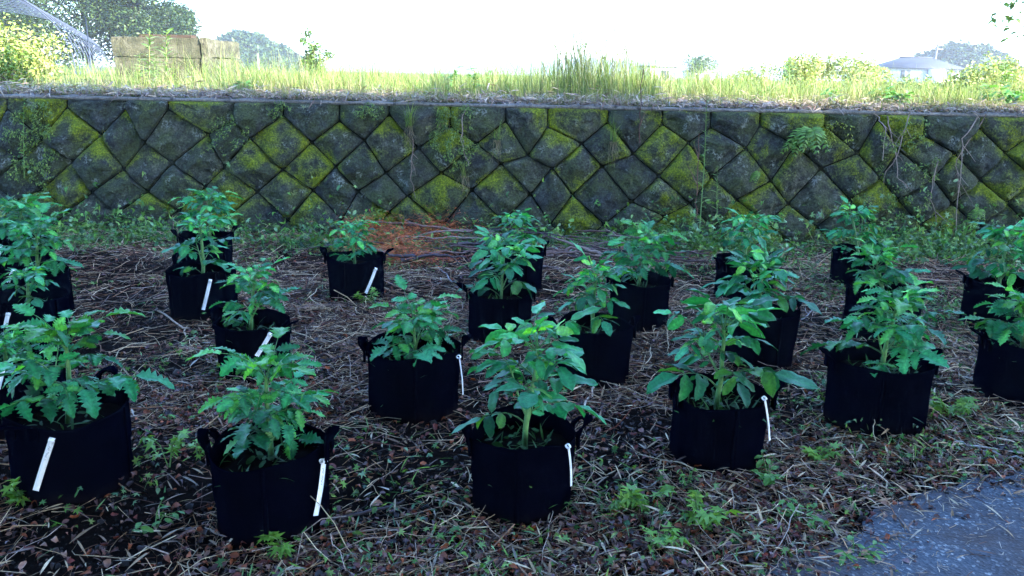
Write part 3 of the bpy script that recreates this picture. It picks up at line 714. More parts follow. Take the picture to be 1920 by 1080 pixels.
def twigs(name, N, l0, l1, r0, r1, prob, cols, seg=4, lift=0.006, y0=1.4, y1=6.95, road=False):
    mb = MB()
    for v_ in range(8):
        n_ = N//8; P = [np.array((-0.5, 0, 0))]; a = 0
        for k in range(seg): a += lr2.normal(0, 0.28); P.append(P[-1]+np.array((math.cos(a), math.sin(a), lr2.normal(0, 0.05)))/seg)
        P = np.array(P); P -= P.mean(0); tv, tt = tube(P, np.ones(seg+1), 3, False)
        ctr = np.repeat(P, 3, 0); offv = tv-ctr
        pp = ground_pts(n_, y0, y1, prob, road=road); pp[:, 2] += .012*road; Ln = np.exp(lr2.uniform(math.log(l0), math.log(l1), n_)); rd = lr2.uniform(r0, r1, n_)*(Ln/l1)**0.3
        RM = rotm(lr2.uniform(0, 6.28, n_), lr2.normal(0, 0.10, n_), lr2.normal(0, .5, n_))
        loc = ctr[None]*Ln[:, None, None]+offv[None]*rd[:, None, None]
        pp[:, 2] += rd+lr2.exponential(lift, n_)
        V = np.einsum('nij,nkj->nki', RM, loc)+pp[:, None, :]
        V[:, :, 2] = np.maximum(V[:, :, 2], pp[:, None, 2]-0.004)
        T = tt[None]+(np.arange(n_)*len(tv))[:, None, None]
        mb.add(V.reshape(-1, 3), T.reshape(-1, 3), np.repeat(pal(cols, n_, lr2, 0.25), len(tv), 0))
    return tag(mb.build(name, M['twig'], None, True), kind='stuff')
far = lambda P: np.clip((P[:, 1]-2.0)/2.5, 0.06, 1)*(0.12+0.88*dry(P))
tag(twigs('twig_litter', 22000, 0.05, 0.42, 0.0010, 0.0032, far, TW), 'dry twigs strewn over the dark soil between the grow bags', 'twigs')
tag(twigs('straw_litter', 40000, 0.03, 0.17, 0.0006, 0.0015, lambda P: np.clip(1.25-(P[:, 1]-2.0)/4.5, .3, 1)*dry(P), [(0.44, 0.25, 0.12), (0.20, 0.085, 0.04), (0.66, 0.48, 0.28), (0.09, 0.03, 0.018)], 3, 0.004), 'fine dry needles and straw scattered over the soil', 'straw')

tag(twigs('dry_stems', 2400, 0.16, 0.55, 0.0010, 0.0021, lambda P: dry(P)*(.25+.75*fmask(P, 1.7, 61, -.1, .25)), [(0.62, 0.48, 0.30), (0.50, 0.36, 0.22), (0.40, 0.30, 0.24)], 6, 0.012), 'long pale dry stems lying in tangles over the litter', 'dry stems')
tag(twigs('road_needles', 800, 0.015, 0.06, 0.0006, 0.0012, lambda P: np.clip(asphalt_side(P)/.02, 0, 1)*np.exp(-np.clip(asphalt_side(P), 0, 9)/.5), [(0.40, 0.26, 0.15), (0.12, 0.06, 0.04), (0.5, 0.4, 0.3)], 3, 0.004, 1.4, 4.2, True), 'fine brown needles and dirt spilled onto the asphalt edge', 'needles')
def leaf_tpl(kind, r):
    if kind == 'bamboo': v, t = leaflet(1, 0.085, 'lance', r)
    elif kind == 'dead':
        s = np.array([0, .2, .45, .7, 1.0]); w = np.array([.02, .24, .30, .2, 0]); V = []
        cu = r.normal(0, 0.7); fo = r.uniform(-.6, 1.6); w = w*r.uniform(.6, 1.15)*(1+r.normal(0, .12, 5))
        for k in range(5):
            for q in (-1, 0, 1): V.append((s[k]-.5, q*w[k], cu*(s[k]-.5)**2*2+fo*abs(q)*w[k]+r.normal(0, .03)))
        v, t = np.array(V), grid_tris(5, 3)
    elif kind == 'palm':
        # five-lobed weed leaf
        V = [(0, 0, 0)]; 
        for k in range(11):
            a = -2.2+4.4*k/10; rr = (1.0 if k % 2 == 0 else 0.42)*(1-0.28*abs(a)/2.2); V.append((rr*math.cos(a), rr*math.sin(a), -0.12*rr+0.10*(k % 2)))
        v = np.array(V); v[:, 0] += .25; t = np.array([(0, k, k+1) for k in range(1, 11)])
    return v, t
def strew(mb, kind, N, s0, s1, prob, cols, tilt=0.25, lift=0.012, y0=1.4, y1=6.95, nt=6, road=False):
    for _ in range(nt):
        tv, tt = leaf_tpl(kind, lr2); n_ = N//nt; pp = ground_pts(n_, y0, y1, prob, road=road); pp[:, 2] += 0.006+lr2.exponential(lift, n_)
        scatter(mb, tv, tt, pp, rotm(lr2.uniform(0, 6.28, n_), lr2.normal(0, tilt, n_), lr2.normal(0, tilt*1.3, n_)), lr2.uniform(s0, s1, n_), pal(cols, n_, lr2, 0.25))
DEAD = [(0.055, 0.018, 0.014), (0.14, 0.050, 0.034), (0.018, 0.008, 0.008), (0.28, 0.14, 0.09), (0.12, 0.020, 0.012), (0.17, 0.095, 0.10), (0.26, 0.06, 0.015)]
mb = MB(); front = lambda P: np.clip(1.35-(P[:, 1]-1.5)/2.2, 0.12, 1)*(0.10+0.9*dry(P))
strew(mb, 'dead', 20000, 0.010, 0.036, front, DEAD, 0.3, 0.006)
tag(mb.build('dead_leaf_litter', M['litter'], None, True), 'curled brown dead leaves littering the soil', 'dead leaves', kind='stuff')
mb = MB()
def bam(P):
    x, y = P[:, 0], P[:, 1]; d = -asphalt_side(P)
    return np.clip(np.exp(-np.clip(d-0.2, 0, 9)/0.4)*1.2+0.10*dry(P)+0.5*np.exp(-((y-1.95)/.28)**2)*np.clip((x+.3)/.4, 0, 1), 0, 1)
strew(mb, 'bamboo', 8000, 0.035, 0.11, bam, [(0.40, 0.27, 0.14), (0.30, 0.19, 0.10), (0.54, 0.42, 0.26), (0.20, 0.11, 0.06), (0.34, 0.27, 0.20), (0.12, 0.06, 0.04)], 0.22, 0.010)
tag(mb.build('bamboo_leaf_litter', M['litter'], None, True), 'pale dry bamboo leaves lying along the asphalt edge', 'dead leaves', kind='stuff')
# low weeds and wilted clippings
mb = MB()
def weedy(P):
    x, y = P[:, 0], P[:, 1]; d = -asphalt_side(P)
    a = np.clip((y-5.6)/0.9, 0, 1)*1.6                      # strip below the wall
    b_ = np.exp(-((d-0.35)/0.40)**2)*(d > 0)*0.45            # along the asphalt
    c_ = np.clip((x-1.6)/1.5, 0, 1)*np.clip((y-3.2)/1.5, 0, 1)*0.8
    return np.clip((a+b_+c_)*fmask(P, 1.6, 9, -0.15, 0.3)+0.16*fmask(P, 2.3, 5, 0.0, 0.3), 0, 1)
GR = [(0.05, 0.16, 0.03), (0.08, 0.21, 0.035), (0.13, 0.27, 0.045), (0.04, 0.13, 0.045), (0.17, 0.29, 0.08), (0.14, 0.25, 0.12)]
strew(mb, 'palm', 8000, 0.010, 0.026, weedy, GR, 0.5, 0.028)
strew(mb, 'bamboo', 8500, 0.025, 0.07, weedy, GR, 0.55, 0.025)
strew(mb, 'dead', 4500, 0.012, 0.034, weedy, GR, 0.5, 0.025)
foot = lambda P: np.clip((P[:, 1]-6.05)/.5, 0, 1)*(.15+.85*fmask(P, 1.1, 31, -.25, .15))*np.where((P[:, 0] > -1.1) & (P[:, 0] < .8), .25, 1)
strew(mb, 'palm', 5500, 0.018, 0.044, foot, GR, 0.55, 0.075, 5.8, 6.86)
strew(mb, 'dead', 5500, 0.025, 0.060, foot, GR, 0.55, 0.075, 5.8, 6.86)
tag(mb.build('low_weeds', M['weed'], None, True), 'low green weeds and wilted clippings creeping over the soil', 'weeds', kind='stuff')

# crumbs of soil
mb = MB(); N = 22000; pp = ground_pts(N, 1.4, 5.0)
ang = np.array([0, 2.1, 4.2]); tv = np.array([(math.cos(a), math.sin(a), -.3) for a in ang]+[(.5*math.cos(a+1), .5*math.sin(a+1), .55) for a in ang]); tt = np.array([(0, 1, 3), (1, 4, 3), (1, 2, 4), (2, 5, 4), (2, 0, 5), (0, 3, 5), (3, 4, 5)])
scatter(mb, tv, tt, pp, rotm(lr2.uniform(0, 6.28, N), lr2.normal(0, .3, N), lr2.normal(0, .3, N)), lr2.exponential(.0035, N)[:, None]*lr2.uniform(.6, 1.4, (N, 3))+.0015, pal([(.010, .006, .005), (.022, .012, .009), (.006, .004, .004), (.045, .025, .018)], N, lr2, .3))
tag(mb.build('soil_crumbs', M['twig'], None, False), 'dark crumbs of soil lying between the grow bags', 'soil', kind='stuff')
# larger fallen sticks, each its own thing
def stick(name, pts, r0, r1, label, grp, cols, twig=2, r=None):
    r = r or lr2; P = [np.array(p, float) for p in pts]; Q = []
    for a, c in zip(P[:-1], P[1:]):
        for t in np.linspace(0, 1, 5, endpoint=False): Q.append(a+(c-a)*t+r.normal(0, 0.006, 3))
    Q.append(P[-1]); Q = np.array(Q); o0 = Q[0].copy(); Q -= o0
    mb = MB(); v, t = tube(Q, np.linspace(r0, r1, len(Q)), 6); mb.add(v, t, pal(cols, 1, r)[0])
    for _ in range(twig):
        i = r.integers(2, len(Q)-1); d = Q[i]-Q[i-1]; d /= np.linalg.norm(d); d = d+r.normal(0, 0.5, 3)*np.array((1, 1, 0.3)); L_ = r.uniform(0.06, 0.2)
        v, t = tube(np.array([Q[i], Q[i]+d*L_*.5, Q[i]+d*L_+r.normal(0, .012, 3)]), [r1*1.2, r1, r1*.5], 4); mb.add(v, t, pal(cols, 1, r)[0])
    o = mb.build(name, M['twig'], None, True, loc=o0); return tag(o, label, 'stick', grp)
def gp(px, py, h=0.012): q = on_z(px, py, 0.0); return (q.x, q.y, gz(q.x, q.y)+h)
GS = [(0.30, 0.27, 0.26), (0.24, 0.20, 0.18)]
STK = [
 (((640, 552), (690, 570), (735, 575)), .006, .004, 'pale forked stick beside the bag next to the cedar brush', GS, 3),
 (((530, 455), (600, 440), (640, 470)), .006, .003, 'grey stick lying in front of the stone wall weeds', GS, 2),
 (((235, 425), (290, 452), (325, 462)), .012, .008, 'dark thick stick lying at the foot of the mossy wall', [(0.07, 0.05, 0.05)], 1),
 (((300, 590), (345, 625), (350, 640)), .006, .004, 'pale brown broken stick lying on the dark bare soil', [(0.36, 0.27, 0.2)], 1),
 (((815, 495), (850, 530), (872, 540)), .006, .004, 'straight grey stick leaning towards the fifth column bag', GS, 0),
 (((1090, 410), (1180, 405), (1275, 440)), .016, .010, 'long brown branch lying against the wall foot', [(0.16, 0.10, 0.09)], 3),
 (((770, 490), (850, 485), (915, 478)), .009, .007, 'straight red-brown cedar stick on the brush', [(0.16, 0.05, 0.04)], 1),
 (((1020, 462), (1060, 478), (1085, 480)), .008, .006, 'pale bleached stick in front of the brush pile', [(0.4, 0.38, 0.38)], 1),
 (((480, 1035), (560, 1018), (670, 1012)), .007, .004, 'thin brown stick at the foot of the two-handled bag', [(0.15, 0.11, 0.09)], 2),
 (((1500, 600), (1530, 580), (1560, 575)), .005, .003, 'curved pale twig between the second and third columns', GS, 1),
 (((1790, 840), (1850, 858), (1915, 875)), .005, .003, 'grey twig lying on the asphalt edge', [(0.45, 0.42, 0.42)], 2),
 (((640, 980), (715, 960), (760, 940)), .006, .004, 'dark stick on the wet soil between the front bags', [(0.09, 0.07, 0.08)], 2),
 (((1090, 770), (1110, 730), (1118, 715)), .006, .003, 'pale splintered wood sliver standing by the fourth column bag', [(0.5, 0.4, 0.3)], 0),
]
for pts, r0, r1, lb, cc, tw in STK: stick('fallen_stick', [gp(*p) for p in pts], r0, r1, lb, 'larger fallen sticks', cc, tw)
# upright shattered stake near the wall
q = gp(1148, 432); stick('broken_stake', [(q[0], q[1], -0.05), (q[0]+.01, q[1], 0.13), (q[0]+.012, q[1]+.01, 0.26)], .011, .009, 'short reddish broken stake upright at the wall foot', None, [(0.14, 0.08, 0.07)], 0)
# brush heap below the wall: cedar sprays and dead branches
br = np.random.default_rng(21)
for k in range(60):
    px, py = br.uniform(700, 1290), br.uniform(442, 505); q = gp(px, py, br.uniform(0.01, 0.10)); a = br.normal(0, 0.35)+(math.pi if br.random() < .5 else 0); L_ = br.uniform(0.3, 0.9)
    if q[1] > WALL_Y0-0.15: continue
    e = (q[0]+L_*math.cos(a), min(WALL_Y0-0.1, q[1]+L_*math.sin(a)*0.5), max(0.012, q[2]+br.normal(0, 0.04)))
    stick('brush_branch', [q, ((q[0]+e[0])/2, (q[1]+e[1])/2+br.normal(0, .03), max(.015, (q[2]+e[2])/2+br.uniform(0, .04))), e], br.uniform(.004, .011) if k % 3 else br.uniform(.012, .022), .004, 'thin dead branch in the brush heap below the wall', 'dead branches in the brush heap', [(0.10, 0.06, 0.055), (0.16, 0.10, 0.085), (0.06, 0.045, 0.05), (0.2, 0.15, 0.13)], 3, br)
mb = MB()
for (px, py, rx) in ((750, 488, .30), (725, 462, .26), (800, 452, .34), (835, 442, .24), (690, 450, .2)):
    c = gp(px, py, 0.05); n_ = 3200
    P = np.array(c)+br.normal(0, 1, (n_, 3))*np.array((rx*.6, rx*.38, 0.075)); P[:, 2] = np.maximum(P[:, 2], .01)
    tv, tt = leaf_tpl('bamboo', br)
    scatter(mb, tv, tt, P, rotm(br.normal(0, .9, n_)+math.pi*br.integers(0, 2, n_), br.normal(.1, .35, n_), br.normal(0, .5, n_)), br.uniform(.025, .06, n_), pal([(0.36, 0.070, 0.018), (0.46, 0.11, 0.025), (0.20, 0.036, 0.012), (0.56, 0.17, 0.04)], n_, br))
tag(mb.build('cedar_brush', M['litter'], None, True), 'red-brown dead cedar sprays heaped below the wall', 'dead foliage', kind='stuff')

# ------------------------------------------------------------------ single weeds one can pick out
wr = np.random.default_rng(77)
PALM = []
for _ in range(5):
    v, t = leaf_tpl('palm', wr); mb = MB(); mb.add(v*np.array((1, 1, 1+wr.normal(0, .6))), t, (0.16, 0.34, 0.045)); PALM.append(mb.mesh('leaf', M['weed']))
BROAD = []
for _ in range(5):
    v, t = leaflet(1, .62, 'broad', wr); mb = MB(); mb.add(v, t, (0.10, 0.26, 0.055)); BROAD.append(mb.mesh('leaf', M['weed']))
LANCE = []
for _ in range(5):
    v, t = leaflet(1, .2, 'lance', wr); mb = MB(); mb.add(v, t, (0.12, 0.22, 0.05)); LANCE.append(mb.mesh('leaf', M['weed']))
def weed(base, h, spread, pool, n_, ls, label, name='weed', grp=None, stems=3, cat='weed', cols=(0.10, 0.20, 0.04)):
    root = tag(empty(name, base), label, cat, grp)
    for s_ in range(stems):
        a = wr.uniform(0, 6.28); L_ = spread*wr.uniform(.5, 1); P = np.array([(0, 0, -.01), (L_*.4*math.cos(a), L_*.4*math.sin(a), h*.7), (L_*math.cos(a), L_*math.sin(a), h*wr.uniform(.7, 1.1))])
        v, t = tube(P, [.0022, .0018, .001], 4); MB().add(v, t, cols).build('stem', M['stem'], root)
        for k in range(n_):
            tt_ = .35+.65*k/max(1, n_-1); p = P[0]*(1-tt_)**2+2*P[1]*tt_*(1-tt_)+P[2]*tt_**2
            o = link('leaf', pool[wr.integers(len(pool))], root); o.location = p; sc = 1.3*ls*wr.uniform(.7, 1.2); o.scale = (sc, sc, sc)
            o.rotation_euler = (wr.normal(0, .3), wr.normal(-0.05, .3), a+wr.normal(0, 1.3))
    return root
for (px, py, h, sp, pool, n_, ls, st, lb) in (
  (1150, 952, .07, .10, PALM, 4, .030, 4, 'pale green lobed weed in front of the fifth column bag'),
  (1215, 955, .07, .10, PALM, 4, .032, 4, 'yellow-green lobed weed between front bags near the asphalt'),
  (1310, 995, .08, .09, PALM, 4, .036, 5, 'bright yellow-green lobed weed on straw near the asphalt'),
  (1245, 1030, .06, .05, PALM, 3, .034, 3, 'small bright lobed weed at the straw edge'),
  (1285, 915, .06, .05, BROAD, 5, .016, 4, 'tiny round-leaf weed in front of the third column bag'),
  (318, 885, .13, .06, PALM, 5, .030, 3, 'tall pale weed on the wet soil between two front bags'),
  (372, 868, .06, .05, PALM, 4, .024, 3, 'small weed beside the tall pale one on wet soil'),
  (530, 1040, .06, .06, PALM, 4, .034, 3, 'green lobed weed at the foot of the two-handled bag'),
  (48, 945, .07, .06, PALM, 4, .032, 4, 'light green weed at the foot of the wide corner bag'),
  (290, 995, .05, .10, BROAD, 5, .026, 3, 'creeping green weed on bare soil by the wide bag'),
  (1535, 855, .06, .07, PALM, 4, .03, 4, 'lobed weed at the foot of the second column bag'),
  (1780, 790, .07, .10, PALM, 5, .034, 5, 'green lobed weed between the last two roadside bags'),
  (1440, 905, .07, .13, BROAD, 6, .030, 6, 'wilting creeper at the foot of the third column bag'),
  (1400, 870, .20, .03, BROAD, 5, .022, 1, 'limp vine hanging up the side of the third column bag'),
  (690, 572, .08, .07, PALM, 4, .028, 4, 'green weed in front of the bag by the cedar brush'),
  (1000, 700, .06, .06, PALM, 4, .026, 3, 'small weed behind the fourth column bag'),
  (560, 1000, .03, .04, BROAD, 3, .02, 2, 'tiny weed beside the two-handled bag'),
  (1600, 1050, .04, .10, BROAD, 5, .026, 4, 'wilted green sprig lying on the asphalt edge'),
  (1505, 985, .05, .10, BROAD, 6, .026, 5, 'green creeper spreading to the asphalt edge')):
    weed(gp(px, py, 0), h, sp, pool, n_, ls, lb, stems=st, grp='weeds sprouting from the soil')

# ------------------------------------------------------------------ things growing on the wall
gr = np.random.default_rng(55)
def blades(mb, P, h, wid, lean, cols, r, seg=4, curve=0.7, yaw=None, hs=None):
    n_ = len(P); s = np.linspace(0, 1, seg+1)
    yaw = r.uniform(0, 6.28, n_) if yaw is None else yaw; hh = h*r.uniform(.55, 1.15, n_)*(1 if hs is None else hs); ln = np.abs(r.normal(lean, lean*.6, n_)); wd = wid*r.uniform(.6, 1.3, n_)
    c = pal(cols, n_, r, 0.18); V = []; C = []
    dx, dy = np.cos(yaw), np.sin(yaw)
    for k, sv in enumerate(s):
        hor = hh*ln*sv**2*curve+hh*ln*.25*sv; ver = hh*sv*(1-0.28*ln*sv)
        cx_, cy_, cz_ = P[:, 0]+dx*hor, P[:, 1]+dy*hor, P[:, 2]+ver
        w = wd*(1-sv**1.6)*.5+0.0002
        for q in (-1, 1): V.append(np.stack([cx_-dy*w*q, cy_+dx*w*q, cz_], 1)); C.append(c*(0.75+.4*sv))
    V = np.stack(V, 1); C = np.stack(C, 1); tt = grid_tris(seg+1, 2); T = tt[None]+(np.arange(n_)*2*(seg+1))[:, None, None]
    mb.add(V.reshape(-1, 3), T.reshape(-1, 3), C.reshape(-1, 3))
def on_wall(px, py):
    # ray against the battered face
    d = ray(px, py); k = BATTER/WALL_H; t = (WALL_Y0-.07+k*CAM_H)/(d.y-k*d.z)
    q = CAM+d*t; q.y = wall_y(q.x, q.z)+.045; return q
def cling(px0, px1, py0, py1, N, size, cols, name, label, cat, dens=0.0, seed=1, pool='broad'):
    mb = MB(); out = []
    while len(out) < N:
        px, py = gr.uniform(px0, px1), gr.uniform(py0, py1); u = (px-(px0+px1)/2)/((px1-px0)/2); v = (py-(py0+py1)/2)/((py1-py0)/2)
        if u*u+v*v > 1+0.8*noise.noise((px*.03, py*.03, seed)): continue
        if noise.noise((px*.05, py*.05, seed+5)) < dens: continue
        q = on_wall(px, py); out.append((q.x, q.y-gr.uniform(.05, .10), q.z))
    P = np.array(out)
    tv, tt = leaflet(1, .6, pool, gr) if pool != 'palm' else leaf_tpl('palm', gr)
    scatter(mb, tv, tt, P, rotm(gr.normal(-math.pi/2, .9, N), gr.normal(-.35, .5, N), gr.normal(0, .5, N)), gr.uniform(.6, 1.3, N)*size, pal(cols, N, gr))
    return tag(mb.build(name, M['weed'], None), label, cat, kind='stuff')
CG = [(0.09, 0.17, 0.03), (0.12, 0.21, 0.04), (0.17, 0.25, 0.05), (0.05, 0.10, 0.03)]
cling(10, 110, 190, 370, 1500, .020, CG, 'creeping_vine', 'fine-leaved creeper matting the mossy wall stones at the bush end', 'creeper', -0.05, 2)
cling(800, 900, 195, 320, 1300, .019, CG, 'creeping_vine', 'fine-leaved creeper on the wall above the brush heap', 'creeper', -0.02, 3)
cling(660, 720, 190, 225, 250, .019, CG, 'creeping_vine', 'small creeper patch under the coping above the cedar brush', 'creeper', -0.2, 4)
cling(385, 470, 215, 290, 420, .019, CG, 'creeping_vine', 'creeper patch on the wall above the seventh bag column', 'creeper', -0.1, 5)
cling(500, 550, 188, 222, 200, .019, CG, 'creeping_vine', 'small creeper patch at the coping beside bare grey stones', 'creeper', -0.2, 6)
cling(1545, 1605, 225, 280, 130, .020, [(0.20, 0.27, 0.03), (0.26, 0.32, 0.04)], 'round_leaf_creeper', 'yellow-green round-leaved creeper beside the fern on the wall', 'creeper', -0.1, 7)
cling(1640, 1760, 215, 420, 700, .021, CG, 'creeping_vine', 'thin creeper with dry stems on the wall near the house end', 'creeper', 0.12, 8)
cling(1560, 1660, 355, 420, 260, .020, [(0.08, 0.17, 0.03), (0.16, 0.24, 0.03)], 'leafy_creeper', 'leafy green creeper at the wall foot behind the second column', 'creeper', -0.1, 9)
# ferns
def fern(px, py, nf, L_, label):
    q = on_wall(px, py); root = tag(empty('fern', (q.x, q.y-.04, q.z)), label, 'fern')
    for k in range(nf):
        mb = MB(); a = gr.uniform(-math.pi, 0); ll = L_*gr.uniform(.7, 1.1); ns = 10; P = []
        for s in np.linspace(0, 1, ns): P.append((math.cos(a)*ll*s*.8, (math.sin(a)*.5-.15)*ll*s, ll*(.45*s-1.0*s*s)))
        P = np.array(P); v, t = tube(P, np.linspace(.0018, .0006, ns), 3); mb.add(v, t, (.06, .14, .03)); tgp = np.gradient(P, axis=0)
        for i in range(1, ns):
            for sg in (-1, 1):
                tv, tt = leaflet(ll*.30*math.sin(math.pi*(.15+.8*i/ns)), ll*.09, 'lance', gr); d = tgp[i]/np.linalg.norm(tgp[i]); up = np.array((0, -.6, .8)); d2 = rot_axis(d, up, sg*1.15)
                F = frame(d2, up); mb.add(tv@F.T+P[i], tt, np.array((.10, .21, .03))*gr.uniform(.7, 1.3))
        mb.build('frond', M['weed'], root)
fern(1515, 245, 9, .26, 'green fern arching out of the wall joint')
fern(1500, 262, 6, .20, 'smaller fern just below the arching one')
fern(1425, 325, 4, .12, 'tiny fern in a low wall joint')
fern(1835, 395, 4, .16, 'fern low on the wall behind the last column')
# hanging grass tufts rooted in joints
def tuft(px, py, n_, h, label, dry=True):
    q = on_wall(px, py); mb = MB(); P = np.array((0, -.05, 0))+gr.normal(0, .015, (n_, 3))*np.array((1, .4, 1))
    blades(mb, P, h, .006, .55, [(0.10, 0.20, 0.04), (0.14, 0.24, 0.05), (0.2, 0.26, 0.09)], gr, 4, .9, gr.normal(-math.pi/2, 1.1, n_))
    if dry:
        for _ in range(14):
            a = gr.normal(0, .02, 2); Pp = np.array([(a[0], -.05, 0), (a[0]+gr.normal(0, .02), -.075, -.06), (a[0]+gr.normal(0, .035), -.07, -gr.uniform(.1, .22))]); v, t = tube(Pp, [.0014, .001, .0006], 3); mb.add(v, t, (.30, .25, .17))
    tag(mb.build('grass_tuft', M['grass'], None, loc=(q.x, q.y, q.z)), label, 'grass tuft', 'grass tufts hanging from the wall')
tuft(768, 235, 26, .24, 'grass tuft with dry roots hanging above the cedar brush'); tuft(935, 262, 10, .18, 'thin grass tuft above the mossiest block'); tuft(1150, 265, 18, .20, 'yellow-green grass tuft hanging over a mossy block')
tuft(870, 330, 12, .16, 'grass tuft low on the creeper patch'); tuft(830, 225, 8, .16, 'sparse grass tuft at the edge of the creeper')
# hanging dry vine stems
VINE = ['thick dry vine crossing the thin creeper patch', 'longest dry vine reaching the soil behind the last column', 'dry vine ending halfway down the thin creeper patch', 'slanting dry vine beside the longest vine', 'short dry vine next to the round-leaved creeper', 'dry vine over the fine-leaved creeper above the brush', 'dry vine below the hanging grass tuft over the cedar brush', 'low dry vine starting at mid height of the wall']
for k, pts in enumerate((((1700, 205), (1680, 290), (1660, 330), (1665, 400)), ((1830, 215), (1800, 260), (1795, 330), (1788, 440)), ((1660, 215), (1672, 260), (1680, 330), (1692, 350)), ((1850, 215), (1790, 300), (1795, 360)),
        ((1645, 215), (1655, 240), (1650, 300)), ((870, 205), (865, 260), (880, 310)), ((775, 260), (772, 330), (780, 370)), ((1750, 300), (1740, 360), (1755, 420)))):
    P = [np.array(on_wall(*p)) for p in pts]; P = [p+np.array((0, -gr.uniform(.06, .10), 0)) for p in P]
    o = stick('dry_vine', P, .005, .0025, VINE[k], 'dry vine stems on the wall', [(0.24, 0.19, 0.16), (0.16, 0.12, 0.10)], 4, gr); o['category'] = 'vine'
# tall weeds against the wall
def tall_weed(px, py_base, py_top, y, label, n_=26, ls=.05, z=None, c=(.10, .2, .04), w=.004, lean=0.0, pool=None):
    b0 = on_y(px, py_base, y); t0 = on_y(px+lean, py_top, y); h = t0.z-b0.z; root = tag(empty('tall_weed', b0), label, 'weed')
    P = np.array([(0, 0, -.02), ((t0.x-b0.x)*.4+gr.normal(0, .01), 0, h*.5), (t0.x-b0.x, 0, h)]); v, t = tube(P, [w, w*.8, w*.4], 5); MB().add(v, t, c).build('stem', M['stem'], root)
    for k in range(n_):
        s = .12+.88*k/n_; p = P[0]*(1-s)**2+2*P[1]*s*(1-s)+P[2]*s*s; o = link('leaf', (pool or LANCE)[gr.integers(5)], root); o.location = p
        sc = ls*(1.1-.5*s)*gr.uniform(.7, 1.2); o.scale = (sc, sc, sc); o.rotation_euler = (gr.normal(0, .3), -R(25)+gr.normal(0, .25), k*2.4)
tall_weed(1312, 425, 175, WALL_Y0-.06, 'tall green weed climbing past the wall coping', 40, .075, lean=14, w=.005)
tall_weed(1345, 405, 310, WALL_Y0-.10, 'short leafy weed beside the tall one at the wall', 22, .07)
tall_weed(45, 330, 180, WALL_Y0+.02, 'thin weed with small pale leaves on the creeper end of the wall', 20, .045, pool=BROAD, w=.003)
for (px, pt, pb) in ((1203, 130, 268), (1308, 250, 410)):
    b0 = np.array(on_wall(px-4, pb))+np.array((0, -.06, 0)); t0 = np.array(on_y(px+3, pt, b0[1]))
    o = stick('dead_stalk', [b0, (b0+t0)/2, t0], .006, .003, 'dark red dead weed stalk rising from the wall' if px < 1250 else 'brown dead stalk standing against the lower wall', None, [(0.12, 0.06, 0.05)], 2, gr); o['category'] = 'dead stalk'

# ------------------------------------------------------------------ terrace grass and litter
def terr(N, y0, y1, prob=None, x_=0.75):
    out = []
    while sum(map(len, out)) < N:
        y = gr.uniform(y0, y1, N*2); x = gr.uniform(-1, 1, N*2)*(x_*y); P = np.stack([x, y], 1); P = P[gr.random(len(P)) < y/y1]
        if prob is not None: P = P[gr.random(len(P)) < prob(P)]
        out.append(P)
    P = np.concatenate(out)[:N]; return np.column_stack([P, [tz(p[0], p[1]) if p[1] < 22 else WALL_H+.02 for p in P]])
mb = MB()
GC = [(0.13, 0.21, 0.045), (0.18, 0.26, 0.06), (0.24, 0.30, 0.08), (0.09, 0.16, 0.045), (0.30, 0.29, 0.13)]
gm = lambda P: np.clip((P[:, 1]-TOP_Y-0.15)/0.9, 0, 1)*(0.10+.90*fmask(P, .8, 12, -.3, .2))
def ph(P): return .5+2.7*fmask(P, .9, 21, -.15, .45)
PT = terr(9000, TOP_Y+.2, 10.5, gm); blades(mb, PT, .19, .0042, .8, GC, gr, hs=ph(PT))
blades(mb, terr(3000, TOP_Y+.2, 9.5, gm), .20, .003, .8, [(.34, .28, .17), (.26, .20, .12), (.40, .36, .22)], gr)
PT = terr(8000, 9.5, 16, lambda P: fmask(P, .5, 13, -.25, .2)); blades(mb, PT, .15, .006, .7, GC, gr, hs=ph(PT))
PT = terr(7000, 14, 40, lambda P: fmask(P, .25, 14, -.25, .2)); blades(mb, PT, .20, .014, .6, GC, gr, 3, hs=ph(PT))
TG = mb
# taller grass clumps
def clump(px, py, rx, n_, h, y, label, cols=GC, w=.0038, lean=.34):
    c = on_y(px, py, y); z = tz(c.x, y); P = np.column_stack([np.clip(gr.normal(0, rx, n_), -1.7*rx, 1.7*rx), np.clip(gr.normal(0, rx*.5, n_), -rx, rx), np.full(n_, -.01)]); mb = MB()
    if h < .3: blades(TG, P+np.array((c.x, y, z)), h, w, .5, cols, gr, 5, .8); return
    blades(mb, P, h, w, lean, cols, gr, 5, .8); tag(mb.build('grass_clump', M['grass'], None, loc=(c.x, y, z)), label, 'grass clump', 'tall grass clumps on the terrace', None)
clump(1075, 170, .19, 300, .66, 8.0, 'tall upright grass clump with thin seed stalks above the wall'); clump(1150, 165, .26, 480, .74, 8.2, 'bushiest tall grass clump on the terrace edge'); clump(1200, 170, .18, 220, .52, 8.4, 'tall grass clump beside the dark red stalk')
clump(890, 165, .18, 150, .40, 8.1, 'medium grass clump behind the coping above the creeper'); clump(960, 165, .14, 90, .38, 8.2, 'sparse upright grass clump between two thicker ones'); clump(790, 160, .3, 240, .28, 8.4, 'low grass clump behind straw on the terrace'); clump(680, 155, .3, 260, .26, 8.6, 'low pale grass clump towards the small sapling')
clump(1520, 180, .3, 340, .22, 8.0, 'low bright grass clump above the fern'); clump(1790, 180, .18, 420, .26, 7.8, 'vivid green grass clump over the dry vine stems'); clump(1660, 175, .3, 300, .2, 8.0, 'low grass clump before the distant house'); clump(500, 150, .3, 240, .24, 8.7, 'low grass clump beside the concrete block'); clump(1400, 180, .3, 260, .18, 7.9, 'short grass clump near the tall climbing weed')
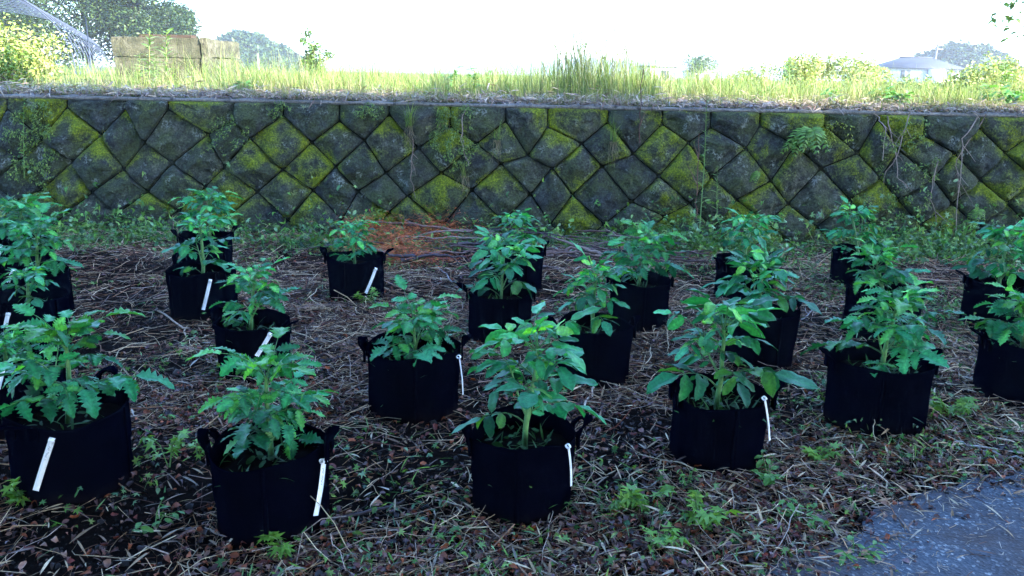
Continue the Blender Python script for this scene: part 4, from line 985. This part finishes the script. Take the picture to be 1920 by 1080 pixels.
for _ in range(110):      # ragged tufts of mixed height along the lip
    px = gr.uniform(430, 1930); y = gr.uniform(7.6, 9.2); c = on_y(px, 165, y); n_ = int(gr.uniform(15, 60)); h = gr.uniform(.20, .46)*(1.3 if 850 < px < 1230 else .85 if px > 1230 else 1)
    P = np.column_stack([c.x+gr.normal(0, .10, n_), y+gr.normal(0, .06, n_), np.full(n_, tz(c.x, y)-.01)]); blades(TG, P, h, .0045, .45, GC+[(.28, .25, .14)], gr, 5, .8)
PT = terr(900, TOP_Y+.35, 9.6, lambda P: fmask(P, .8, 40, -.25, .2)); blades(TG, PT, .42, .0030, .30, GC+[(.30, .27, .15)]*2, gr, 5, .8)
n_ = 1500; ex = gr.uniform(-6.2, 6.2, n_); keep = np.array([noise.noise((x*.9, 3.3, 0)) > -.12 for x in ex]); ex = ex[keep]; n_ = len(ex)      # blades flopping over the coping
PT = np.column_stack([ex, TOP_Y-.02+np.abs(gr.normal(0, .06, n_)), np.full(n_, WALL_H)]); blades(TG, PT, .13, .0035, 1.5, GC+[(.34, .27, .17), (.26, .19, .12), (.40, .34, .22)], gr, 5, 1.0, gr.normal(-math.pi/2, .8, n_))
tag(TG.build('terrace_grass', M['grass'], None), 'sunlit green grass covering the terrace above the wall', 'grass', kind='stuff')
# tall seed stalks
mb = MB()
for _ in range(46):
    px = gr.normal(1105, 38); c = on_y(px, 160, 8.1); z0 = tz(c.x, 8.1); top = on_y(px+gr.normal(0, 35), gr.uniform(0, 110), 8.1+gr.normal(0, .1)); P = np.array([(c.x, 8.1, z0), ((c.x+top.x)/2+gr.normal(0, .02), 8.1, (z0+top.z)/2), tuple(top)]); v, t = tube(P, [.0034, .0030, .0018], 3); mb.add(v, t, (.13, .15, .08))
    n_ = 26; s = gr.uniform(.6, 1, n_); PP = P[0]*((1-s)**2)[:, None]+2*P[1]*(s*(1-s))[:, None]+P[2]*(s*s)[:, None]; tv, tt = leaflet(1, .3, 'lance', gr)
    scatter(mb, tv, tt, PP, rotm(gr.uniform(0, 6.28, n_), gr.uniform(.2, 1.2, n_), gr.normal(0, .3, n_)), gr.uniform(.012, .04, n_), pal([(.15, .16, .09), (.11, .14, .06)], n_, gr))
tag(mb.build('seed_stalks', M['grass'], None), 'thin tall seed stalks rising out of the grass clumps', 'seed stalks', kind='stuff')
# straw, dead leaves at the terrace lip
mb = MB(); tv, tt = leaf_tpl('bamboo', gr); N = 9000
P = np.column_stack([gr.uniform(-6.5, 6.5, N), TOP_Y-.03+np.abs(gr.normal(0, .45, N)), np.zeros(N)]); P[:, 2] = [tz(p[0], p[1])+.012 for p in P]; P[:, 2] += gr.exponential(.022, N)
scatter(mb, tv, tt, P, rotm(gr.uniform(0, 6.28, N), gr.normal(0, .25, N), gr.normal(0, .5, N)), gr.uniform(.04, .16, N), pal([(.32, .24, .17), (.24, .16, .12), (.40, .31, .22), (.18, .11, .09), (.28, .24, .22)], N, gr))
tv, tt = leaf_tpl('dead', gr); N = 2200
P = np.column_stack([gr.uniform(-6.5, 6.5, N), TOP_Y-.05+np.abs(gr.normal(0, .22, N)), np.zeros(N)]); P[:, 2] = [tz(p[0], p[1])+.014 for p in P]; P[:, 2] += gr.exponential(.01, N)
scatter(mb, tv, tt, P, rotm(gr.uniform(0, 6.28, N), gr.normal(0, .35, N), gr.normal(0, .4, N)), gr.uniform(.02, .05, N), pal([(.16, .10, .07), (.10, .06, .05), (.22, .16, .12), (.07, .045, .04)], N, gr))
blades(mb, np.concatenate([P, P+gr.normal(0, .2, P.shape)*np.array((1, .5, 0))+np.array((0, .25, 0))])+np.array((0, .12, -.01)), .15, .0028, 1.6, [(.32, .26, .18), (.24, .18, .13), (.4, .34, .24)], gr, 4, 1.1)
tag(mb.build('straw_edge', M['litter'], None), 'dry straw and dead leaves lying along the wall coping', 'straw', kind='stuff')

for (px, y, h, ls, lb) in ((1690, 7.75, .16, .075, 'broad-leaved weed on the coping before the distant house'), (1660, 7.9, .18, .07, 'leafy weed beside the broad-leaved one on the coping'), (1560, 8.0, .15, .06, 'low leafy weed above the round-leaved creeper'), (1870, 7.8, .22, .07, 'tall leafy weed at the house end of the coping'), (1905, 7.8, .2, .07, 'second leafy weed at the house end of the coping'), (1440, 8.1, .14, .05, 'small leafy weed past the tall climbing weed'), (455, 8.0, .10, .06, 'round-leaved weed between straw and the concrete block'), (840, 8.1, .3, .05, 'leafy weed standing in the grass above the creeper'), (905, 8.2, .32, .05, 'tall leafy weed among the medium grass clump')):
    q = on_y(px, 170, y); weed((q.x, y, tz(q.x, y)-.01), h, h*.5, BROAD, 6, ls, lb, stems=5, cols=(.14, .22, .05))
# ------------------------------------------------------------------ concrete block
by = 13.0
bl = on_y(207, 68, by); brt = on_y(386, 70, by); zt = bl.z; wdt = brt.x-bl.x; zb = WALL_H-.05
root = tag(empty('concrete_block', (bl.x, by, zb)), 'weathered mossy concrete trough block standing in weeds on the terrace', 'concrete block')
hgt = zt-zb; dp = 1.5
def slab(x0, x1, y0, y1, z0, z1, name, nx=24, nz_=12, amp=.012, rz=0.0, matn='concrete'):
    # box with pitted, chipped faces
    V = []; T = []; base = 0
    for (o, ex, ey, a, b_) in (((x0, y0, z0), (x1-x0, 0, 0), (0, 0, z1-z0), nx, nz_), ((x1, y0, z0), (0, y1-y0, 0), (0, 0, z1-z0), nx, nz_), ((x1, y1, z0), (x0-x1, 0, 0), (0, 0, z1-z0), nx, nz_), ((x0, y1, z0), (0, y0-y1, 0), (0, 0, z1-z0), nx, nz_), ((x0, y0, z1), (x1-x0, 0, 0), (0, y1-y0, 0), nx, nz_)):
        for i in range(a+1):
            for j in range(b_+1):
                p = np.array(o)+np.array(ex)*i/a+np.array(ey)*j/b_; q = Vector(p*6); nv = noise.noise_vector(q)*amp+noise.noise_vector(q*4)*amp*.5
                ctr = np.array(((x0+x1)/2, (y0+y1)/2, (z0+z1)/2)); ed = sum(abs(abs(p[k]-ctr[k])-abs((x1-x0, y1-y0, z1-z0)[k]/2)) < .02 for k in range(3))
                p = p+np.array(nv); 
                if ed >= 2: p = p+(ctr-p)*.02*max(0, noise.noise(q*1.3)+.4)
                V.append(p)
        T += [tuple(np.array(q)+base) for q in grid_tris(a+1, b_+1)[:, ::-1]]; base += (a+1)*(b_+1)
    return MB().add(V, T, (.05, .035, .025)).build(name, M[matn], root, True)
slab(0, wdt*.93, 0, .16, hgt*.60, hgt, 'front_beam'); slab(0.01, wdt*.92, .014, .15, 0, hgt*.6-.004, 'front_panel')
slab(wdt*.93+.01, wdt+.02, -.02, .16, 0, hgt*1.005, 'corner_post', 6, 14, .03)
slab(wdt-.12, wdt+.015, .165, dp, hgt*.62, hgt*.985, 'side_beam'); slab(wdt-.13, wdt-.01, .165, dp, 0, hgt*.62-.01, 'side_panel'); slab(0, .14, .165, dp, 0, hgt*.98, 'far_side_panel'); slab(.145, wdt-.135, dp-.15, dp-.01, 0, hgt*.97, 'back_panel')
slab(.35, wdt*.8, .2, .4, hgt-.10, hgt+.05, 'timber_plank', 10, 4, .01, matn='bark')

# ------------------------------------------------------------------ greenhouse pipe frame
gh = tag(empty('greenhouse_frame', (-11.7, 22, WALL_H)), 'bare galvanised pipe hoops of a plastic-less tunnel greenhouse', 'greenhouse frame')
f0 = np.array(((162-960)/FPX*21.5, 21.5)); f1 = np.array(((222-960)/FPX*43, 43)); ax = (f1-f0)/np.linalg.norm(f1-f0); lf = np.array((-ax[1], ax[0])); LN = np.linalg.norm(f1-f0); HWd, HT = 5.2, 2.8
def arch(t): return HWd-HWd*math.cos(t), HT*min(1, math.sin(t)**.8)
NH = 15; ts = np.linspace(0, math.pi, 25)
for k in range(NH):
    c = f0+ax*LN*k/(NH-1); P = []
    for t in ts:
        a, h = arch(t); q = c+lf*a; P.append((q[0]+11.7, q[1]-22, h-(.1 if h < .01 else 0)))
    v, t_ = tube(P, .016, 5); MB().add(v, t_).build('hoop', M['pipe'], gh)
for tt_ in (.35, .75, 1.15, math.pi/2, 2.0):
    a, h = arch(tt_); p, q = f0+lf*a, f1+lf*a; v, t_ = tube([(p[0]+11.7, p[1]-22, h+.02), ((p[0]+q[0])/2+11.7, (p[1]+q[1])/2-22, h+.02), (q[0]+11.7, q[1]-22, h+.02)], .014, 5); MB().add(v, t_).build('purlin', M['pipe'], gh)
p = f0+ax*9; v, t_ = tube([(p[0]+11.7-.1, p[1]-22, -.1), (p[0]+11.7-.1, p[1]-22, .9), (p[0]+11.7-.1, p[1]-22, 1.9)], .025, 6); MB().add(v, t_).build('post', M['pipe'], gh)

# ------------------------------------------------------------------ trees and bushes
tr = np.random.default_rng(99)
def foliage(centers, radii, N, size, cols, r, shell=.55, top=None):
    mb = MB(); tot = sum(x[0]*x[1]*x[2] for x in radii)
    for c, rd in zip(centers, radii):
        n_ = max(20, int(N*rd[0]*rd[1]*rd[2]/tot)); d = r.normal(0, 1, (n_, 3)); d /= np.linalg.norm(d, axis=1)[:, None]; k = shell+(1-shell)*r.random(n_)**.6
        P = d*k[:, None]; lump = np.array([noise.noise(Vector(p*2.6)+Vector(c)) for p in P]); P = P*(1+.30*lump)[:, None]*np.array(rd)+np.array(c)
        keep = lump > -0.42; P = P[keep]; n_ = len(P)
        if top: P[:, 2] = np.where(P[:, 2] > top, top-r.random(n_)*.9, P[:, 2])
        tv, tt = leaflet(1, .5, 'lance', r); sel = tv[:, 0]
        scatter(mb, tv[[0, 5, 7, 9, 15, 17, 19, 27]] if False else np.array([(0, 0, 0), (.4, .25, .06), (.4, -.25, .06), (1, 0, -.12)]), np.array([(0, 2, 1), (1, 2, 3)]), P, rotm(r.uniform(0, 6.28, n_), r.normal(-.15, .5, n_), r.normal(0, .6, n_)), size*r.uniform(.6, 1.3, n_), pal(cols, n_, r, .2))
    return mb
def tree(base, h, cr, label, N=5000, size=.25, cols=((.05, .09, .02), (.07, .12, .025), (.035, .07, .02)), grp=None, nb=9, name='broadleaf_tree', r=tr, zlow=.3, cat='tree', top=None):
    root = tag(empty(name, base), label, cat, grp); mb = MB()
    v, t = tube([(0, 0, -.1), (.02*h, 0, h*.25), (-.01*h, .01*h, h*.55), (0, 0, h*.85)], [h*.03, h*.022, h*.014, h*.005], 7); mb.add(v, t, (.09, .07, .055)); C = []; Rd = []
    for k in range(nb):
        a = r.uniform(0, 6.28); f = r.uniform(zlow, .92); rr = cr*(1-.6*abs(f-.5))*r.uniform(.3, .75); p = np.array((rr*math.cos(a), rr*math.sin(a), h*f)); C.append(p); s = cr*r.uniform(.38, .58); Rd.append((s, s, s*.8))
        q = np.array((0, 0, h*f*.6)); v, t = tube([q, (q+p)/2+np.array((0, 0, .03*h)), p], [h*.010, h*.006, h*.002], 5); mb.add(v, t, (.09, .07, .055))
    mb.build('trunk', M['bark'], root); foliage(C, Rd, N, size, cols, r, top=top).build('crown', M['treeleaf'], root, False); return root
DK = ((.016, .036, .010), (.026, .052, .013), (.045, .075, .018), (.012, .028, .009))
def at(px, y): q = on_y(px, 140, y); return (q.x, y, WALL_H)
tree(at(60, 50), 9.5, 4.6, 'dark broadleaf tree behind the pipe greenhouse frame', 26000, .21, DK, 'dark trees behind the greenhouse frame', 22, zlow=.04)
tree(at(170, 54), 9.0, 4.4, 'dense dark tree rising over the pipe frame ridge', 26000, .21, DK, 'dark trees behind the greenhouse frame', 22, zlow=.04)
tree(at(262, 52), 5.8, 3.0, 'lower dark tree over the end of the pipe frame', 26000, .21, DK, 'dark trees behind the greenhouse frame', 22, zlow=.04)
tree(at(315, 58), 4.3, 2.4, 'small dark tree beyond the concrete block', 26000, .21, DK, 'dark trees behind the greenhouse frame', 22, zlow=.04)
tree(at(-60, 44), 8.5, 4.4, 'dark tree beside the nearest greenhouse hoops', 26000, .21, DK, 'dark trees behind the greenhouse frame', 22, zlow=.04)
# sunlit bush over the wall end
BR = ((.20, .26, .06), (.27, .32, .08), (.15, .21, .05), (.32, .33, .12))
def bush(px, y, h, rad, N, size, cols, label, name='bush', grp=None):
    c = at(px, y); root = tag(empty(name, c), label, 'bush', grp); C = []; Rd = []; mb = MB()
    for k in range(11):
        a = tr.uniform(0, 6.28); rr = rad*tr.uniform(0, .75); p = (rr*math.cos(a), rr*math.sin(a)*.7, h*tr.uniform(.18, .78)); C.append(p); s = rad*tr.uniform(.28, .45); Rd.append((s, s, min(s, h*.28)))
        v, t = tube([(p[0]*.3, p[1]*.3, -.05), (p[0]*.7, p[1]*.7, p[2]*.5), p], [.012, .008, .003], 4); mb.add(v, t, (.14, .10, .07))
    for k in range(16):
        a = tr.uniform(0, 6.28); rr = rad*tr.uniform(.1, .7); p = np.array((rr*math.cos(a), rr*math.sin(a)*.7, h*tr.uniform(.7, 1.12))); v, t = tube([p*np.array((.7, .7, .3)), p*np.array((.9, .9, .7)), p], [.006, .004, .0015], 3); mb.add(v, t, (.25, .2, .12))
        C.append(tuple(p)); Rd.append((.07, .07, .14))
    mb.build('branches', M['bark'], root); foliage(C, Rd, N, size, cols, tr, .4).build('foliage', M['treeleaf'], root, False); return root
bush(30, 10.6, .66, .85, 6000, .055, BR, 'bright yellow-green bush spilling over the terrace by the greenhouse frame')
bush(-90, 10.0, .8, 1.0, 3000, .06, BR, 'pale sunlit bush at the far end of the wall')
bush(10, 8.2, .28, .35, 1500, .04, ((.10, .18, .03), (.15, .22, .03)), 'low green shrub at the end of the wall top')
bush(1560, 26, 1.0, 1.5, 4000, .11, BR, 'pale sunlit bush in the field before the distant house', grp='field bushes'); bush(1625, 30, .9, 1.3, 3000, .11, BR, 'lower sunlit bush in the field next to the taller one', grp='field bushes')
for (px, y, h, rd, lb) in ((1420, 22, .55, .9, 'low pale bush in the field near the thin weed'), (1500, 19, .6, .9, 'low bright bush before the taller field bush'), (1690, 17, .24, .7, 'low bush hiding the near corner of the house'), (1765, 20, .24, .7, 'low bright bush in front of the house porch'), (1840, 16, .5, .8, 'low bright bush at the foot of the white post')):
    bush(px, y, h, rd, 2200, .08, BR, lb, grp='field bushes')
bush(1900, 18, .75, 1.0, 3500, .08, BR, 'sunlit bush past the house beside the white post', grp='field bushes')
bush(1310, 60, 1.9, 1.6, 2500, .16, ((.06, .10, .04), (.08, .13, .05)), 'small dark round bush beside the pale shed', grp='field bushes')
# lance-leaved weeds in front of the concrete block
for (px, pt, y, lb) in ((280, 52, 11.8, 'tall pale lance-leaved weed in front of the concrete block'), (312, 56, 12.0, 'second lance-leaved weed against the concrete block front'), (262, 100, 11.6, 'short lance-leaved weed at the concrete block foot'), (290, 108, 11.5, 'short bushy weed below the tall lance-leaved one'), (415, 118, 11.2, 'grassy weed at the corner of the concrete block'), (1885, 118, 9.0, 'leafy weed on the terrace near the house end'), (1480, 110, 9.4, 'thin weed on the terrace above the fern')):
    tall_weed(px, 168, pt, y, lb, 46, .20 if pt < 60 else .13, c=(.22, .28, .08), w=.006)
# sapling
def sapling():
    b0 = at(590, 15.0); root = tag(empty('sapling', b0), 'slender leafy sapling standing alone in the sunlit field', 'sapling'); C = []; Rd = []; mb = MB()
    t0 = on_y(578, 55, 15.0); h = t0.z-WALL_H
    v, t = tube([(0, 0, -.05), (.0, 0, h*.5), (t0.x-b0[0], 0, h)], [.02, .014, .005], 5); mb.add(v, t, (.14, .11, .08))
    for (px, py, s) in ((578, 62, .10), (572, 75, .11), (590, 85, .13), (585, 100, .15), (612, 103, .12), (600, 110, .12), (575, 118, .16), (592, 125, .18)):
        q = on_y(px, py, 15.0); p = (q.x-b0[0], tr.normal(0, .08), q.z-WALL_H); C.append(p); Rd.append((s, s, s*.8)); v, t = tube([(0, 0, p[2]*.7), (p[0]*.6, p[1]*.5, p[2]*.85), p], [.008, .006, .003], 4); mb.add(v, t, (.14, .11, .08))
    mb.build('trunk', M['bark'], root); foliage(C, Rd, 1500, .07, ((.09, .17, .04), (.12, .21, .05), (.06, .12, .03)), tr, .2).build('crown', M['treeleaf'], root, False)
sapling()
# wooded hill and distant ridges
def hill(name, pts, y, dep, label, N, size, cols, kind='stuff'):
    # ridge outline from the photograph at distance y; a rounded mound dep metres deep
    X = []; Z = []
    for (px, py) in pts: q = on_y(px, py, y); X.append(q.x); Z.append(max(WALL_H, q.z)-WALL_H)
    xs = np.linspace(X[0], X[-1], 60); zs = np.interp(xs, X, Z); V = []
    for i in range(13):
        t = i/12*math.pi; 
        for x, z in zip(xs, zs): V.append((x, y-dep/2*math.cos(t), WALL_H-.3+z*.88*math.sin(t)+.3*math.sin(t)))
    o = MB().add(V, grid_tris(13, 60)).build(name, M['hillm']); tag(o, kind='structure')
    n_ = N; t = tr.uniform(.05, .75, n_)*math.pi; x = tr.uniform(xs[0], xs[-1], n_); z = np.interp(x, xs, zs)
    lump = np.array([noise.noise((a*.35*30/dep, b_*2, 0)) for a, b_ in zip(x, t)]); k = 1+.13*lump+tr.normal(0, .03, n_)
    P = np.column_stack([x, y-dep/2*np.cos(t)*k, WALL_H+z*.90*np.sin(t)*k]); mb = MB()
    scatter(mb, np.array([(0, 0, 0), (.4, .3, .06), (.4, -.3, .06), (1, 0, -.12)]), np.array([(0, 2, 1), (1, 2, 3)]), P, rotm(tr.uniform(0, 6.28, n_), tr.normal(.1, .6, n_), tr.normal(0, .6, n_)), size*tr.uniform(.6, 1.4, n_), pal(cols, n_, tr, .25))
    tag(mb.build('wooded_slope', M['treeleaf'], None, False), label, 'woods', kind='stuff')
hill('hill', [(400, 118), (425, 72), (445, 60), (468, 57), (490, 66), (510, 80), (535, 92), (560, 112), (585, 132)], 150, 26, 'dense woods covering the low hill beyond the concrete block', 16000, .8, DK)
hill('hill', [(1690, 150), (1730, 108), (1760, 86), (1795, 78), (1830, 84), (1855, 96), (1870, 118), (1885, 152)], 150, 22, 'trees massed behind the grey-roofed house', 9000, .75, DK)
hill('distant_ridge', [(560, 134), (640, 122), (760, 120), (880, 112), (980, 118), (1060, 112), (1180, 118), (1260, 110), (1400, 124), (1500, 132), (1650, 140)], 900, 300, 'pale far wooded ridge along the horizon', 6000, 6.0, DK)

# ------------------------------------------------------------------ distant houses and poles
def hip_house(px0, px1, pe, pr, y, label, dpth=8.0):
    a = on_y(px0, pe, y); b_ = on_y(px1, pe, y); r0 = on_y((px0+px1)/2, pr, y); W = b_.x-a.x; he = a.z-WALL_H; hr = r0.z-WALL_H; root = tag(empty('house', (a.x, y, WALL_H)), label, 'house')
    v, t = box(.45, W-.45, .45, dpth-.45, -.3, he); MB().add(v, t).build('wall', M['housewall'], root, False)
    rl = W*.28; V = [(0, 0, he), (W, 0, he), (W, dpth, he), (0, dpth, he), (rl, dpth/2, hr), (W-rl, dpth/2, hr)]
    V += [(x, y_, z-.15) for (x, y_, z) in V[:4]]; T = [(0, 1, 5), (0, 5, 4), (1, 2, 5), (2, 3, 4), (2, 4, 5), (3, 0, 4), (0, 6, 7), (0, 7, 1), (1, 7, 8), (1, 8, 2), (2, 8, 9), (2, 9, 3), (3, 9, 6), (3, 6, 0), (6, 9, 8), (6, 8, 7)]
    rf = MB().add(V, T).build('roof', M['roof'], root, False); v, t = box(rl-.1, W-rl+.1, dpth/2-.12, dpth/2+.12, hr-.05, hr+.12); MB().add(v, t).build('ridge_cap', M['roof'], rf, False)
    for fx in (.15, .52, .78):
        v, t = box(W*fx, W*fx+W*.13, .38, .46, he*.35, he*.82); w_ = MB().add(v, t).build('window', M['glass'], root, False)
        v, t = box(W*fx+W*.06, W*fx+W*.07, .36, .40, he*.35, he*.82); MB().add(v, t).build('frame', M['housewall'], w_, False)
    v, t = box(W*.50, W*.68, -.9, .44, 0, he*.92); MB().add(v, t).build('porch', M['housewall'], root, False)
    return root
hip_house(1672, 1812, 126, 107, 112, 'white house with grey-blue hipped roof beyond the field')
def shed(px0, px1, pt, y, label, d=3.0):
    a = on_y(px0, pt, y); b_ = on_y(px1, pt, y); W = b_.x-a.x; h = a.z-WALL_H; root = tag(empty('shed', (a.x, y, WALL_H)), label, 'shed', 'pale field sheds')
    v, t = box(.1, W-.1, .1, d-.1, -.2, h-.12); MB().add(v, t).build('wall', M['housewall'], root, False); v, t = box(0, W, 0, d, h-.115, h); MB().add(v, t).build('roof', M['pole'], root, False); v, t = box(W*.55, W*.75, .04, .12, 0, h*.7); MB().add(v, t).build('door', M['roof'], root, False)
shed(1204, 1272, 122, 60, 'pale flat-roofed shed behind the tall grass clumps'); shed(1292, 1345, 132, 70, 'smaller low pale shed beyond the tall climbing weed')
def pole(px, pt, y, w, label, arm=True):
    q = on_y(px, pt, y); h = q.z-WALL_H; root = tag(empty('utility_pole', (q.x, y, WALL_H)), label, 'pole', 'utility poles across the field')
    v, t = tube([(0, 0, -.3), (0, 0, h/2), (0, 0, h)], [w, w*.9, w*.75], 8); MB().add(v, t).build('shaft', M['pole'], root)
    if arm:
        for dz in (.25, .8): v, t = box(-.9, .9, -.05, .05, h-dz, h-dz+.1); MB().add(v, t).build('crossarm', M['pole'], root, False)
    return Vector((q.x, y, q.z))
pa = pole(1758, 82, 120, .17, 'concrete utility pole behind the grey-roofed house'); pb = pole(1440, 92, 160, .18, 'utility pole in the middle of the far field'); pc = pole(1310, 105, 180, .18, 'far utility pole beside the small dark bush'); pe_ = pole(2060, 60, 100, .17, 'utility pole past the house')
pole(1822, 112, 40, .10, 'plain pale post beside the house corner', False); pole(437, 98, 90, .12, 'thin pale pole in front of the wooded hill', False); pole(483, 100, 95, .12, 'second thin pale pole in front of the wooded hill', False)
for a, b_, dz in ((pa, pb, .2), (pa, pb, .75), (pb, pc, .2), (pb, pc, .75), (pa, pe_, .2), (pa, pe_, .75)):
    P = [a.lerp(b_, s)-Vector((0, 0, dz+1.2*4*s*(1-s))) for s in np.linspace(0, 1, 12)]; o0 = np.array(P[0]); v, t = tube(np.array([tuple(p) for p in P])-o0, .02, 4); tag(MB().add(v, t).build('power_line', M['wire'], None, loc=o0), 'thin power line strung between the utility poles', 'power line', 'power lines over the field')
# leafy branch tips of a tree past the end of the wall
tree((8.6, 11.5, WALL_H), 3.6, 1.6, 'young tree with light leaves past the house end of the terrace', 2500, .12, ((.10, .18, .04), (.13, .22, .05)), None, 9, zlow=.35, name='young_tree')

# ------------------------------------------------------------------ grove along the road whose shade falls on the bags
grove = np.random.default_rng(404)
src = None
GX = [(-9.0+2.7*k, -2.4+(0.6 if k % 2 else -0.4)) for k in range(12)]+[(-7.6+3.1*k, -5.6) for k in range(9)]
for k, (x, y) in enumerate(GX):
    if k < 3:
        src = tree((x, y, -.02), 9.0, 3.3, 'tall evergreen tree in the roadside grove shading the bags', 11000, .52, DK, 'roadside grove shading the bags', 26, zlow=.44, r=grove, top=7.75, name='evergreen_tree')
        SRC = [src] if k == 0 else SRC+[src]
    else:
        s = SRC[k % 3]; o = s.copy(); col.objects.link(o); o.location = (x, y, -.02); o.rotation_euler = (0, 0, grove.uniform(0, 6.28))
        for ch in list(s.children): c = ch.copy(); col.objects.link(c); c.parent = o

# ------------------------------------------------------------------ summer haze
m = bpy.data.materials.new('haze_air'); m.use_nodes = True; n = m.node_tree.nodes; l = m.node_tree.links
n.remove(n['Principled BSDF']); pv = n.new('ShaderNodeVolumePrincipled'); pv.inputs['Color'].default_value = (0.86, 0.92, 1.0, 1); pv.inputs['Density'].default_value = HAZE; pv.inputs['Anisotropy'].default_value = 0.2
l.new(pv.outputs[0], n['Material Output'].inputs['Volume'])
v, t = box(-1300, 1300, -120, 1300, -1.3, 26)
tag(MB().add(v, t).build('haze', m, None, False), 'thin pale summer haze filling the air over the fields', 'haze', kind='stuff')
